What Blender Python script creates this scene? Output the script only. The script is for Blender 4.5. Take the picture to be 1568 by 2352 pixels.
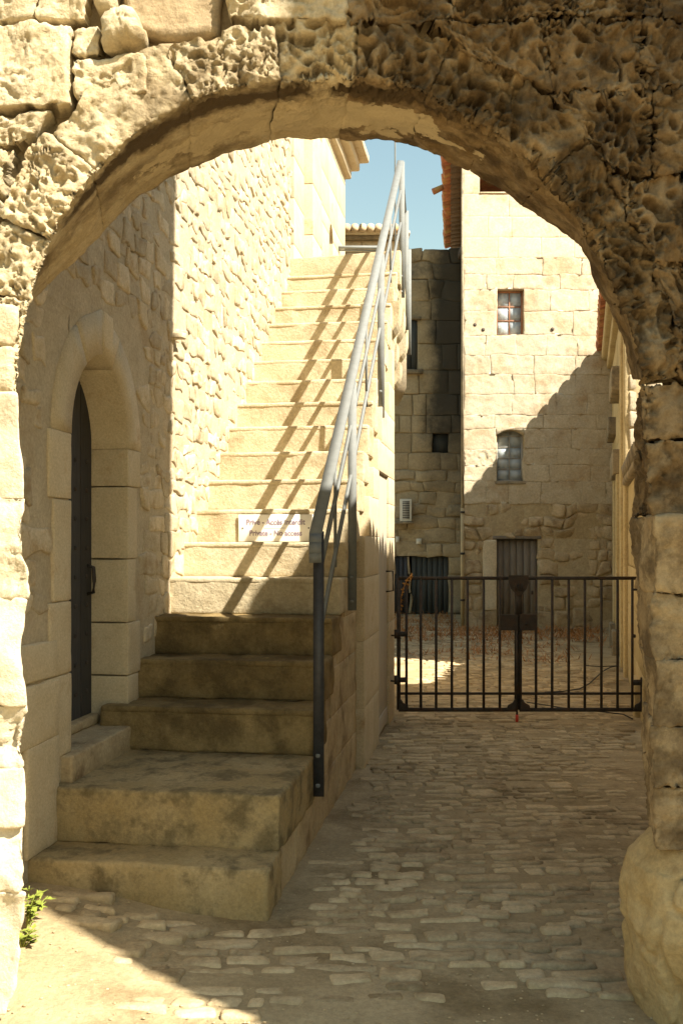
import bpy, math, random
import numpy as np
from mathutils import Matrix, Vector

# ------------------------------------------------------------------ camera, sky, sun, exposure
scn = bpy.context.scene
for o in list(bpy.data.objects):
    bpy.data.objects.remove(o)
F_PX, CX, HY, EYE = 2287.0, 784.0, 1250.0, 1.6           # 35 mm lens, level, with a little rise
cam_d = bpy.data.cameras.new('camera'); cam = bpy.data.objects.new('camera', cam_d)
scn.collection.objects.link(cam); scn.camera = cam
cam.location = (0, 0, EYE); cam.rotation_euler = (math.radians(90), 0, 0)
cam_d.sensor_fit = 'AUTO'; cam_d.sensor_width = 36.0; cam_d.lens = F_PX / 2352 * 36.0
cam_d.shift_y = (HY - 1176) / 2352.0
cam_d.clip_start = 0.05; cam_d.clip_end = 2000
SUN = Vector((1.26, -1.0, 1.70)).normalized()             # towards the sun
elev = math.asin(SUN.z); azim = math.atan2(SUN.x, SUN.y)
world = bpy.data.worlds.new('World'); scn.world = world; world.use_nodes = True
wn = world.node_tree.nodes; wl = world.node_tree.links
sky = wn.new('ShaderNodeTexSky'); sky.sky_type = 'NISHITA'; sky.sun_disc = False
sky.sun_elevation = elev; sky.sun_rotation = azim
sky.altitude = 50; sky.air_density = 1.75; sky.dust_density = 1.0; sky.ozone_density = 0.6
bg = wn['Background']; bg.inputs['Strength'].default_value = 0.061
wb = wn.new('ShaderNodeMix'); wb.data_type = 'RGBA'; wb.blend_type = 'MULTIPLY'; wb.inputs['Factor'].default_value = 1.0
wb.inputs[7].default_value = (0.97, 1.0, 0.88, 1)          # warm daylight white balance of the whole sky
wl.new(sky.outputs['Color'], wb.inputs[6]); wl.new(wb.outputs[2], bg.inputs['Color'])
sd = bpy.data.lights.new('sun', 'SUN'); sun = bpy.data.objects.new('sun', sd)
scn.collection.objects.link(sun)
sd.energy = 5.0; sd.angle = math.radians(0.55); sd.color = (1.0, 0.925, 0.79)
sun.rotation_euler = SUN.to_track_quat('Z', 'Y').to_euler(); sun.location = (8, -8, 14)
scn.view_settings.view_transform = 'Standard'; scn.view_settings.look = 'None'
scn.view_settings.gamma = 1.0; scn.view_settings.exposure = 1.64
scn.view_settings.use_curve_mapping = False
scn.cycles.max_bounces = 8; scn.cycles.diffuse_bounces = 6

R = random.Random(7)
PI = math.pi

# ------------------------------------------------------------------ noise
def _h(ix, iy, iz, s=0):
    h = (ix.astype(np.uint32) * np.uint32(374761393) + iy.astype(np.uint32) * np.uint32(668265263)
         + iz.astype(np.uint32) * np.uint32(2147483647) + np.uint32((s * 974711 + 12345) & 0xffffffff))
    h = (h ^ (h >> np.uint32(13))) * np.uint32(1274126177)
    h = (h ^ (h >> np.uint32(16))) * np.uint32(2246822519)
    h = h ^ (h >> np.uint32(15))
    return h.astype(np.float64) / 4294967295.0
def vnoise(P, s=0):
    Pi = np.floor(P).astype(np.int64); f = P - Pi; f = f * f * f * (f * (f * 6 - 15) + 10)
    Pi = Pi.astype(np.int32); x, y, z = Pi[:, 0], Pi[:, 1], Pi[:, 2]; r = 0
    for a in (0, 1):
        wa = f[:, 0] if a else 1 - f[:, 0]
        for b in (0, 1):
            wb = f[:, 1] if b else 1 - f[:, 1]
            for c in (0, 1):
                wc = f[:, 2] if c else 1 - f[:, 2]
                r = r + wa * wb * wc * _h(x + a, y + b, z + c, s)
    return r * 2 - 1
def fbm(P, octv=3, s=0):
    r = 0; a = 1.0; t = 0
    for i in range(octv):
        r = r + a * vnoise(P * (2.03 ** i) + 17.3 * i, s + i); t += a; a *= 0.5
    return r / t
def worley(P, s=0, ids=False):
    Pi = np.floor(P).astype(np.int32); n = len(P)
    f1 = np.full(n, 9.0); f2 = np.full(n, 9.0); idh = np.zeros(n)
    for a in (-1, 0, 1):
        for b in (-1, 0, 1):
            for c in (-1, 0, 1):
                x = Pi[:, 0] + a; y = Pi[:, 1] + b; z = Pi[:, 2] + c
                d = np.sqrt((x + _h(x, y, z, s) - P[:, 0]) ** 2 + (y + _h(x, y, z, s + 7) - P[:, 1]) ** 2
                            + (z + _h(x, y, z, s + 13) - P[:, 2]) ** 2)
                m = d < f1
                f2 = np.where(m, f1, np.minimum(f2, d)); f1 = np.where(m, d, f1)
                if ids: idh = np.where(m, _h(x, y, z, s + 31), idh)
    return (f1, f2, idh) if ids else (f1, f2)
def sstep(a, b, x):
    t = np.clip((x - a) / (b - a), 0, 1); return t * t * (3 - 2 * t)
def tafoni(P, cell=.05, thr=-.15, s=0):
    """honeycomb weathering: 0 on the ridges, 1 down in the pits"""
    Q = P + cell * np.stack([vnoise(P / cell * .8, s + 3), vnoise(P / cell * .8, s + 5), vnoise(P / cell * .8, s + 9)], 1) * .75 + 2.2 * cell * np.stack([vnoise(P / cell * .22, s + 13), vnoise(P / cell * .22, s + 15), vnoise(P / cell * .22, s + 19)], 1)
    f1, f2, h = worley(Q / cell, s, True)
    pit = sstep(.03, .36, f2 - f1) * (.12 + .88 * h ** .8) * (1 + .35 * vnoise(P / cell * 2.6, s + 51))
    mask = sstep(thr, thr + .3, vnoise(P / (cell * 3.2), s + 21) + .35 * vnoise(P / (cell * 1.3), s + 22))
    return pit * mask

# ------------------------------------------------------------------ objects
COL = scn.collection
def P3(px, py, D):
    return np.array(((px - CX) * D / F_PX, D, EYE - (py - HY) * D / F_PX))
def thing(name, label, cat, loc=(0, 0, 0), group=None):
    o = bpy.data.objects.new(name, None); COL.objects.link(o); o.location = loc
    o.empty_display_size = .1
    o['label'] = label; o['category'] = cat
    if group: o['group'] = group
    return o
def mkmesh(name, V, F, smooth=True):
    me = bpy.data.meshes.new(name)
    V = np.asarray(V, dtype=np.float32).reshape(-1, 3)
    if isinstance(F, np.ndarray) and F.ndim == 2:
        n, k = F.shape
        me.vertices.add(len(V)); me.vertices.foreach_set('co', V.ravel())
        me.loops.add(n * k); me.loops.foreach_set('vertex_index', F.astype(np.int32).ravel())
        me.polygons.add(n); me.polygons.foreach_set('loop_start', np.arange(0, n * k, k, dtype=np.int32))
        if smooth: me.polygons.foreach_set('use_smooth', np.ones(n, dtype=bool))
        me.update(calc_edges=True)
    else:
        me.from_pydata([tuple(map(float, v)) for v in V], [], [list(map(int, f)) for f in F])
        if smooth: me.polygons.foreach_set('use_smooth', [True] * len(me.polygons))
        me.update()
    return me
def put(name, VF, mat, parent=None, smooth=True, kind=None, label=None, cat=None, group=None):
    me = mkmesh(name, VF[0], VF[1], smooth); me.materials.append(mat)
    o = bpy.data.objects.new(name, me); COL.objects.link(o)
    if parent is not None:
        o.parent = parent
        if parent.type == 'EMPTY': o.matrix_parent_inverse = Matrix.Translation(-Vector(parent.location))
    if kind: o['kind'] = kind
    if label: o['label'] = label
    if cat: o['category'] = cat
    if group: o['group'] = group
    return o
def join(parts):
    Vs, Fs, n = [], [], 0
    for V, F in parts:
        Vs.append(np.asarray(V)); F = np.asarray(F)
        Fs.append(F + n); n += len(V)
    return np.concatenate(Vs), np.concatenate(Fs)

_tmpl = {}
def tmpl(na, nb, nc):
    k = (na, nb, nc)
    if k in _tmpl: return _tmpl[k]
    I = np.full((na + 1, nb + 1, nc + 1), -1, dtype=np.int64)
    i, j, l = np.meshgrid(range(na + 1), range(nb + 1), range(nc + 1), indexing='ij')
    surf = (i == 0) | (i == na) | (j == 0) | (j == nb) | (l == 0) | (l == nc)
    idx = np.stack([i[surf], j[surf], l[surf]], 1); I[surf] = np.arange(len(idx))
    Fs = []
    def quads(G, flip):
        q = np.stack([G[:-1, :-1], G[1:, :-1], G[1:, 1:], G[:-1, 1:]], -1).reshape(-1, 4)
        Fs.append(q[:, ::-1] if flip else q)
    quads(I[0], True); quads(I[na], False)
    quads(I[:, 0], False); quads(I[:, nb], True)
    quads(I[:, :, 0], True); quads(I[:, :, nc], False)
    _tmpl[k] = (idx, np.concatenate(Fs)); return _tmpl[k]
def lines(L, n, r):
    if n <= 1: return np.array([0, L])
    if n == 2: return np.array([0, L / 2, L])
    r = min(r, L * .3)
    return np.concatenate([[0], np.linspace(r, L - r, n - 1), [L]])
def rbox(c8, sp=.05, r=.01, amp=0., freq=8., octv=3, seed=0, taf=None, nmin=3, nmax=90, res=None, warp=None):
    """rough block: eight corners, rounded edges, surface pushed about by noise"""
    c8 = np.asarray(c8, float).reshape(2, 2, 2, 3)
    ea = (c8[1] - c8[0]).reshape(-1, 3).mean(0); eb = (c8[:, 1] - c8[:, 0]).reshape(-1, 3).mean(0); ec = (c8[:, :, 1] - c8[:, :, 0]).reshape(-1, 3).mean(0)
    L = np.array([np.linalg.norm(e) for e in (ea, eb, ec)])
    n = res if res else [int(min(nmax, max(nmin, math.ceil(l / sp)))) for l in L]
    idx, Fq = tmpl(*n)
    rr = min(r, .45 * L.min())
    ln = [lines(L[i], n[i], rr) for i in range(3)]
    p = np.stack([ln[i][idx[:, i]] for i in range(3)], 1)
    q = np.clip(p, rr, L - rr); d = p - q
    m = np.linalg.norm(d, axis=1, keepdims=True); m[m == 0] = 1
    nl = d / m; p = q + nl * rr
    t = p / L
    W = 0
    for a in (0, 1):
        for b in (0, 1):
            for c in (0, 1):
                w = (t[:, 0] if a else 1 - t[:, 0]) * (t[:, 1] if b else 1 - t[:, 1]) * (t[:, 2] if c else 1 - t[:, 2])
                W = W + w[:, None] * c8[a, b, c]
    A = np.stack([ea / L[0], eb / L[1], ec / L[2]])
    N = nl @ A; N /= np.maximum(np.linalg.norm(N, axis=1, keepdims=True), 1e-6)
    if warp:
        Q = W * warp[1] + 5.1
        W = W + warp[0] * np.stack([vnoise(Q, 41), vnoise(Q, 42), vnoise(Q, 43)], 1) * np.array(warp[2] if len(warp) > 2 else (1., 1., 1.))
    disp = 0
    if amp: disp = amp * fbm(W * freq + seed * 3.7, octv, 0)
    if taf: disp = disp - taf[0] * tafoni(W, taf[1], taf[2]) - (.007 if taf[1] < .05 else .013) * tafoni(W, .024 if taf[1] < .05 else .028, -.35, 77) + .006 * fbm(W * 42, 2, 19)
    if amp or taf: W = W + N * np.asarray(disp)[:, None]
    Fq = Fq if np.linalg.det(A) > 0 else Fq[:, ::-1]
    return W, Fq
class Frame:
    """wall frame: a along the wall, b up, c out of the wall"""
    def __init__(s, o, a, c):
        s.o = np.array(o, float); s.a = np.array(a, float); s.c = np.array(c, float); s.b = np.array((0, 0, 1.))
    def __call__(s, a, b, c=0.):
        return s.o + a * s.a + b * s.b + c * s.c
    def c8(s, a0, a1, b0, b1, c0, c1, j=0., rnd=R):
        J = {}
        for i in (0, 1):
            for k in (0, 1):
                J[i, k] = (rnd.uniform(-j, j), rnd.uniform(-j, j))
        return [[[s((a1 if i else a0) + J[i, k][0], (b1 if k else b0) + J[i, k][1], c1 if l else c0) for l in (0, 1)] for k in (0, 1)] for i in (0, 1)]
    def box(s, a0, a1, b0, b1, c0, c1, **k):
        j = k.pop('j', 0.)
        return rbox(s.c8(a0, a1, b0, b1, c0, c1, j), **k)
WF = Frame((0, 0, 0), (1, 0, 0), (0, 1, 0))               # plain world axes: a = x, b = z, c = y
def bar(p0, p1, w, t, side=(1, 0, 0)):
    p0 = np.array(p0, float); p1 = np.array(p1, float); d = p1 - p0; d /= np.linalg.norm(d)
    s = np.array(side, float); s = s - d * (s @ d); s /= np.linalg.norm(s); n = np.cross(d, s)
    V = [p + a * s * w / 2 + b * n * t / 2 for p in (p0, p1) for a, b in ((-1, -1), (1, -1), (1, 1), (-1, 1))]
    return np.array(V), np.array([(3, 2, 1, 0), (4, 5, 6, 7), (0, 1, 5, 4), (1, 2, 6, 5), (2, 3, 7, 6), (3, 0, 4, 7)])
def tube(pts, rad, n=6):
    pts = [np.array(p, float) for p in pts]; V = []; Fq = []
    for i, p in enumerate(pts):
        d = pts[min(i + 1, len(pts) - 1)] - pts[max(i - 1, 0)]; d /= max(np.linalg.norm(d), 1e-9)
        s = np.cross(d, (0, 0, 1.)); 
        if np.linalg.norm(s) < 1e-3: s = np.cross(d, (1., 0, 0))
        s /= np.linalg.norm(s); m = np.cross(s, d)
        rr = rad[i] if hasattr(rad, '__len__') else rad
        for k in range(n):
            a = 2 * PI * k / n; V.append(p + rr * (math.cos(a) * s + math.sin(a) * m))
    for i in range(len(pts) - 1):
        for k in range(n):
            Fq.append((i * n + k, i * n + (k + 1) % n, (i + 1) * n + (k + 1) % n, (i + 1) * n + k))
    c0 = len(V); V += [pts[0], pts[-1]]; e = (len(pts) - 1) * n
    for k in range(0, n, 2):
        Fq.append((c0, (k + 2) % n, k + 1, k)); Fq.append((c0 + 1, e + k, e + k + 1, e + (k + 2) % n))
    return np.array(V), np.array(Fq)
def prism(poly, ext):
    """2-D outline given as 3-D points, extruded by vector ext (fan caps through the centre)"""
    P = np.array(poly, float); n = len(P); e = np.array(ext, float)
    V = np.concatenate([P, P + e, [P.mean(0)], [P.mean(0) + e]]); Fq = []
    for i in range(n):
        k = (i + 1) % n; Fq += [(i, k, n + k, n + i)]
    F3 = [(2 * n, (i + 1) % n, i) for i in range(n)] + [(2 * n + 1, n + i, n + (i + 1) % n) for i in range(n)]
    return V, [tuple(f) for f in Fq] + F3

# ------------------------------------------------------------------ materials
def material(name):
    m = bpy.data.materials.new(name); m.use_nodes = True
    return m, m.node_tree.nodes, m.node_tree.links, m.node_tree.nodes['Principled BSDF']
def stone(name, c1, c2, dark=(.08, .055, .03), dark_amt=.25, dark_scale=3.0, scale=6.0, rough=.92, bump=.35, bscale=60., var=.16, pale=None, pale_amt=0., grain=.30):
    m, N, Lk, B = material(name)
    tc = N.new('ShaderNodeTexCoord'); co = tc.outputs['Object']
    def noise(sc, det=6, ro=.6, src=None):
        t = N.new('ShaderNodeTexNoise'); t.inputs['Scale'].default_value = sc; t.inputs['Detail'].default_value = det
        t.inputs['Roughness'].default_value = ro; Lk.new(src or co, t.inputs['Vector']); return t.outputs['Fac']
    def ramp(src, a, b):
        r = N.new('ShaderNodeMapRange'); r.inputs['From Min'].default_value = a; r.inputs['From Max'].default_value = b
        r.interpolation_type = 'SMOOTHSTEP'; Lk.new(src, r.inputs['Value']); return r.outputs['Result']
    def mix(f, a, b, t='MIX'):
        x = N.new('ShaderNodeMix'); x.data_type = 'RGBA'; x.blend_type = t
        if isinstance(f, float): x.inputs['Factor'].default_value = f
        else: Lk.new(f, x.inputs['Factor'])
        for i, v in ((6, a), (7, b)):
            if isinstance(v, tuple): x.inputs[i].default_value = (*v, 1)
            else: Lk.new(v, x.inputs[i])
        return x.outputs[2]
    col = mix(ramp(noise(scale), .35, .68), c1, c2)
    if pale: col = mix(ramp(noise(dark_scale * .8, 5, .55), .62 - pale_amt * .5, .72 - pale_amt * .5), col, pale)
    d = N.new('ShaderNodeMath'); d.operation = 'MULTIPLY'; Lk.new(ramp(noise(dark_scale, 8, .65), .62 - dark_amt * .45, .80 - dark_amt * .35), d.inputs[0]); d.inputs[1].default_value = .85
    col = mix(d.outputs[0], col, dark)
    # per-stone tone
    oi = N.new('ShaderNodeObjectInfo'); ge = N.new('ShaderNodeNewGeometry')
    ad = N.new('ShaderNodeMath'); ad.operation = 'ADD'; Lk.new(oi.outputs['Random'], ad.inputs[0]); Lk.new(ge.outputs['Random Per Island'], ad.inputs[1])
    fr = N.new('ShaderNodeMath'); fr.operation = 'FRACT'; Lk.new(ad.outputs[0], fr.inputs[0])
    mr = N.new('ShaderNodeMapRange'); mr.inputs['To Min'].default_value = 1 - var; mr.inputs['To Max'].default_value = 1 + var * .7; Lk.new(fr.outputs[0], mr.inputs['Value'])
    hs = N.new('ShaderNodeHueSaturation'); Lk.new(mr.outputs[0], hs.inputs['Value']); Lk.new(col, hs.inputs['Color'])
    sg = noise(bscale * 1.1, 6, .8)
    gr = N.new('ShaderNodeMapRange'); gr.inputs['From Min'].default_value = .25; gr.inputs['From Max'].default_value = .75; gr.inputs['To Min'].default_value = 1 - grain; gr.inputs['To Max'].default_value = 1 + grain; Lk.new(sg, gr.inputs['Value'])
    hs2 = N.new('ShaderNodeHueSaturation'); Lk.new(gr.outputs[0], hs2.inputs['Value']); Lk.new(hs.outputs[0], hs2.inputs['Color'])
    Lk.new(hs2.outputs[0], B.inputs['Base Color'])
    B.inputs['Roughness'].default_value = rough; B.inputs['Specular IOR Level'].default_value = .2
    b = N.new('ShaderNodeBump'); b.inputs['Strength'].default_value = bump; b.inputs['Distance'].default_value = .02
    Lk.new(noise(bscale, 8, .7), b.inputs['Height']); Lk.new(b.outputs['Normal'], B.inputs['Normal'])
    m['h'] = 1
    return m
def flat(name, col, rough=.6, metal=0., nscale=20., namt=.25, stretch=None, bump=.15, spec=.4, rust=None, var=0.):
    m, N, Lk, B = material(name)
    tc = N.new('ShaderNodeTexCoord'); mp = N.new('ShaderNodeMapping'); Lk.new(tc.outputs['Object'], mp.inputs['Vector'])
    if stretch: mp.inputs['Scale'].default_value = stretch
    t = N.new('ShaderNodeTexNoise'); t.inputs['Scale'].default_value = nscale; t.inputs['Detail'].default_value = 7; t.inputs['Roughness'].default_value = .65
    Lk.new(mp.outputs[0], t.inputs['Vector'])
    mr = N.new('ShaderNodeMapRange'); mr.inputs['From Min'].default_value = .25; mr.inputs['From Max'].default_value = .75
    mr.inputs['To Min'].default_value = 1 - namt; mr.inputs['To Max'].default_value = 1 + namt; Lk.new(t.outputs['Fac'], mr.inputs['Value'])
    hs = N.new('ShaderNodeHueSaturation'); hs.inputs['Color'].default_value = (*col, 1); Lk.new(mr.outputs[0], hs.inputs['Value'])
    out = hs.outputs[0]
    if rust:
        t2 = N.new('ShaderNodeTexNoise'); t2.inputs['Scale'].default_value = nscale * .35; t2.inputs['Detail'].default_value = 8; Lk.new(tc.outputs['Object'], t2.inputs['Vector'])
        r2 = N.new('ShaderNodeMapRange'); r2.inputs['From Min'].default_value = .5; r2.inputs['From Max'].default_value = .66; Lk.new(t2.outputs['Fac'], r2.inputs['Value'])
        x = N.new('ShaderNodeMix'); x.data_type = 'RGBA'; Lk.new(r2.outputs[0], x.inputs['Factor']); Lk.new(out, x.inputs[6]); x.inputs[7].default_value = (*rust, 1); out = x.outputs[2]
    if var:
        oi = N.new('ShaderNodeObjectInfo'); m2 = N.new('ShaderNodeMapRange'); m2.inputs['To Min'].default_value = 1 - var; m2.inputs['To Max'].default_value = 1 + var; Lk.new(oi.outputs['Random'], m2.inputs['Value'])
        h2 = N.new('ShaderNodeHueSaturation'); Lk.new(m2.outputs[0], h2.inputs['Value']); Lk.new(out, h2.inputs['Color']); out = h2.outputs[0]
    Lk.new(out, B.inputs['Base Color']); B.inputs['Roughness'].default_value = rough; B.inputs['Metallic'].default_value = metal
    B.inputs['Specular IOR Level'].default_value = spec
    if bump:
        b = N.new('ShaderNodeBump'); b.inputs['Strength'].default_value = bump; b.inputs['Distance'].default_value = .004
        Lk.new(t.outputs['Fac'], b.inputs['Height']); Lk.new(b.outputs['Normal'], B.inputs['Normal'])
    return m
M = {}
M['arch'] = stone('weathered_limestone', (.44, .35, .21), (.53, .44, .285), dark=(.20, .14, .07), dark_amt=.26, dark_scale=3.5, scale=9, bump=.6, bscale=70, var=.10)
M['arch_shaded'] = stone('shaded_honeycomb_limestone', (.19, .122, .055), (.28, .205, .115), dark=(.058, .036, .017), dark_amt=.5, dark_scale=6., scale=9, bump=.6, bscale=70, var=.10)  # brown patina, with the right half's shade deepened in the base colour
M['arch_brown'] = stone('brown_limestone', (.30, .22, .125), (.37, .28, .165), dark=(.12, .085, .05), dark_amt=.35, scale=5, bump=.4)
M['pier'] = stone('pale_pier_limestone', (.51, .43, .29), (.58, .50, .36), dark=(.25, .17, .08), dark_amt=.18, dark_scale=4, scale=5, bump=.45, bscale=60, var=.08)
M['pier_shaded'] = stone('shaded_ochre_pier_limestone', (.30, .215, .115), (.40, .305, .175), dark=(.10, .068, .036), dark_amt=.5, dark_scale=5, scale=6, bump=.5, bscale=60, var=.08)  # darker copy of the pier stone: right-hand shade put into its colour
M['guard'] = stone('tan_boulder', (.43, .31, .145), (.50, .375, .195), dark=(.28, .165, .065), dark_amt=.34, dark_scale=2.5, scale=4, bump=.5, bscale=40, var=0.)
M['arch_mortar'] = stone('old_mortar', (.34, .26, .15), (.40, .31, .19), dark_amt=.2, bump=.5)
M['rubble'] = stone('rubble_limestone', (.47, .385, .25), (.55, .465, .325), dark=(.36, .25, .125), dark_amt=.28, dark_scale=7, scale=10, bump=.5, bscale=60, var=.24)
M['rubble_mortar'] = stone('grey_lime_mortar', (.42, .35, .235), (.48, .405, .28), dark=(.37, .28, .165), dark_amt=.25, dark_scale=2, scale=5, bump=.5, bscale=50, var=0.)
M['ashlar'] = stone('smooth_ashlar', (.50, .41, .265), (.56, .475, .325), dark=(.40, .28, .15), dark_amt=.2, dark_scale=4, scale=4, bump=.25, bscale=80, var=.07)
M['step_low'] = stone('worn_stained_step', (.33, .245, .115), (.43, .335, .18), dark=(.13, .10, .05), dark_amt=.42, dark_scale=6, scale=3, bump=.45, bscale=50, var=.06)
M['step_mid'] = stone('dirty_shaded_step', (.20, .14, .058), (.27, .195, .088), dark=(.10, .07, .03), dark_amt=.5, dark_scale=3.5, scale=3, bump=.45, bscale=45, var=.06)  # dirt plus part of the shade on these risers, both held in the colour
M['step'] = stone('pale_step', (.47, .39, .25), (.54, .46, .31), dark=(.33, .25, .14), dark_amt=.33, dark_scale=3, scale=4, bump=.5, bscale=40, var=.07)
M['stair_side'] = stone('stair_side_stone', (.40, .31, .18), (.48, .38, .23), dark=(.18, .12, .06), dark_amt=.33, dark_scale=3, scale=5, bump=.4, bscale=50, var=.1)
M['tower'] = stone('tower_limestone', (.47, .39, .27), (.54, .465, .335), dark=(.40, .29, .17), dark_amt=.36, dark_scale=2.2, scale=3, bump=.5, bscale=22, var=.05)
M['tower_rubble'] = stone('tower_rubble_stone', (.45, .345, .205), (.53, .42, .27), dark=(.20, .13, .065), dark_amt=.3, dark_scale=2.5, scale=4, bump=.5, bscale=22, var=.13)
M['tower_mortar'] = stone('tower_mortar', (.42, .33, .20), (.47, .38, .235), dark_amt=.1, dark=(.3, .2, .1), bump=.5, bscale=22, var=0.)
M['plaster'] = stone('pale_plaster', (.55, .46, .31), (.60, .51, .36), dark=(.45, .34, .2), dark_amt=.2, dark_scale=2, scale=3, bump=.3, bscale=20, var=.05)
M['back'] = stone('sooty_wall_stone', (.34, .27, .165), (.41, .33, .21), dark=(.045, .042, .036), dark_amt=.22, dark_scale=.8, scale=2, bump=.5, bscale=18, var=.12)
M['back_black'] = stone('black_crusted_stone', (.18, .155, .115), (.25, .21, .15), dark=(.05, .047, .04), dark_amt=.5, dark_scale=1.2, scale=2, bump=.5, bscale=18, var=.2)
M['facade'] = stone('facade_ashlar', (.46, .36, .19), (.53, .43, .25), dark=(.32, .22, .1), dark_amt=.25, dark_scale=1.5, scale=3, bump=.3, bscale=25, var=.08)
M['facade_grey'] = stone('grey_moulding_stone', (.26, .21, .14), (.33, .27, .18), dark=(.12, .1, .07), dark_amt=.4, scale=4, bump=.3, bscale=30)
M['ground'] = stone('dusty_ground', (.34, .26, .145), (.45, .35, .205), dark=(.19, .135, .065), dark_amt=.34, dark_scale=1.6, scale=2.2, bump=.7, bscale=38, var=0.)
M['cobble'] = stone('paving_limestone', (.46, .35, .20), (.57, .45, .275), dark=(.20, .14, .07), dark_amt=.34, dark_scale=2.2, scale=6, bump=.6, bscale=40, var=.15)
M['galv'] = flat('galvanised_steel', (.17, .178, .17), rough=.75, metal=.0, nscale=18, namt=.14)
M['iron_dark'] = flat('dark_painted_steel', (.055, .055, .058), rough=.55, metal=.3, nscale=25, namt=.3)
M['iron'] = flat('rusty_wrought_iron', (.050, .042, .036), rough=.75, metal=.2, nscale=30, namt=.4, rust=(.072, .045, .03))
M['wood_dark'] = flat('dark_oak', (.045, .042, .04), rough=.75, nscale=14, namt=.35, stretch=(6, 6, .6), bump=.4, var=.15)
M['wood_grey'] = flat('grey_weathered_wood', (.21, .175, .135), rough=.85, nscale=10, namt=.35, stretch=(6, 6, .5), bump=.4, var=.14)
M['wood_slate'] = flat('slate_painted_wood', (.052, .056, .052), rough=.8, nscale=10, namt=.3, stretch=(6, 6, .5), bump=.3, var=.12)
M['wood_eave'] = flat('brown_eave_board', (.13, .085, .055), rough=.85, nscale=8, namt=.4, stretch=(5, 1, 5), bump=.4, var=.15)
M['wood_loggia'] = flat('dark_loggia_board', (.085, .045, .035), rough=.85, nscale=8, namt=.35, stretch=(1, 5, 5), bump=.4, var=.2)
M['door_beige'] = flat('grey_beige_painted_door', (.40, .35, .27), rough=.6, nscale=6, namt=.1, stretch=(4, 4, .5), bump=.1, var=.03)
M['tile'] = flat('terracotta_tile', (.40, .15, .075), rough=.85, nscale=12, namt=.35, bump=.3, var=.3, rust=(.42, .26, .09))
M['tile_pale'] = flat('lichen_covered_tile', (.50, .38, .24), rough=.9, nscale=14, namt=.3, bump=.3, var=.15, rust=(.48, .28, .10))
M['win_wood'] = flat('red_brown_window_frame', (.36, .17, .09), rough=.75, nscale=20, namt=.25)
M['win_grey'] = flat('grey_window_frame', (.33, .31, .27), rough=.7, nscale=20, namt=.2)
M['curtain'] = flat('off_white_curtain', (.72, .70, .62), rough=.9, nscale=8, namt=.08, bump=0)
M['room'] = flat('dim_room_plaster', (.10, .075, .055), rough=.9, nscale=3, namt=.2, bump=0)
M['white'] = flat('white_enamel', (.86, .83, .76), rough=.4, nscale=5, namt=.04, bump=0)
M['ink'] = flat('violet_grey_lettering', (.27, .21, .27), rough=.6, nscale=5, namt=.05, bump=0)
M['ac'] = flat('ivory_plastic', (.62, .60, .52), rough=.5, nscale=5, namt=.06, bump=0)
M['ac_dark'] = flat('dark_fan_grille', (.09, .085, .075), rough=.6, nscale=5, namt=.1, bump=0)
M['red'] = flat('red_plastic_tip', (.60, .06, .04), rough=.5, nscale=9, namt=.1, bump=0)
M['cable'] = flat('black_rubber_cable', (.025, .023, .02), rough=.6, nscale=9, namt=.1, bump=0)
M['pipe'] = flat('ochre_drainpipe', (.42, .32, .17), rough=.6, nscale=6, namt=.15)
M['leaf'] = flat('fresh_green_leaf', (.20, .235, .035), rough=.6, nscale=30, namt=.3, bump=0)
M['dry'] = flat('dry_rust_grass', (.38, .18, .06), rough=.9, nscale=20, namt=.35, bump=0)
M['dryleaf'] = flat('dry_orange_leaf', (.50, .25, .07), rough=.85, nscale=30, namt=.3, bump=0)
def glass():
    m, N, Lk, B = material('old_window_glass')
    B.inputs['Base Color'].default_value = (.75, .82, .85, 1); B.inputs['Roughness'].default_value = .08
    B.inputs['Transmission Weight'].default_value = .55; B.inputs['IOR'].default_value = 1.45
    tc = N.new('ShaderNodeTexCoord'); t = N.new('ShaderNodeTexNoise'); t.inputs['Scale'].default_value = 3; Lk.new(tc.outputs['Object'], t.inputs['Vector'])
    mr = N.new('ShaderNodeMapRange'); mr.inputs['To Min'].default_value = .05; mr.inputs['To Max'].default_value = .35; Lk.new(t.outputs['Fac'], mr.inputs['Value']); Lk.new(mr.outputs[0], B.inputs['Roughness'])
    return m
M['glass'] = glass()
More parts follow.
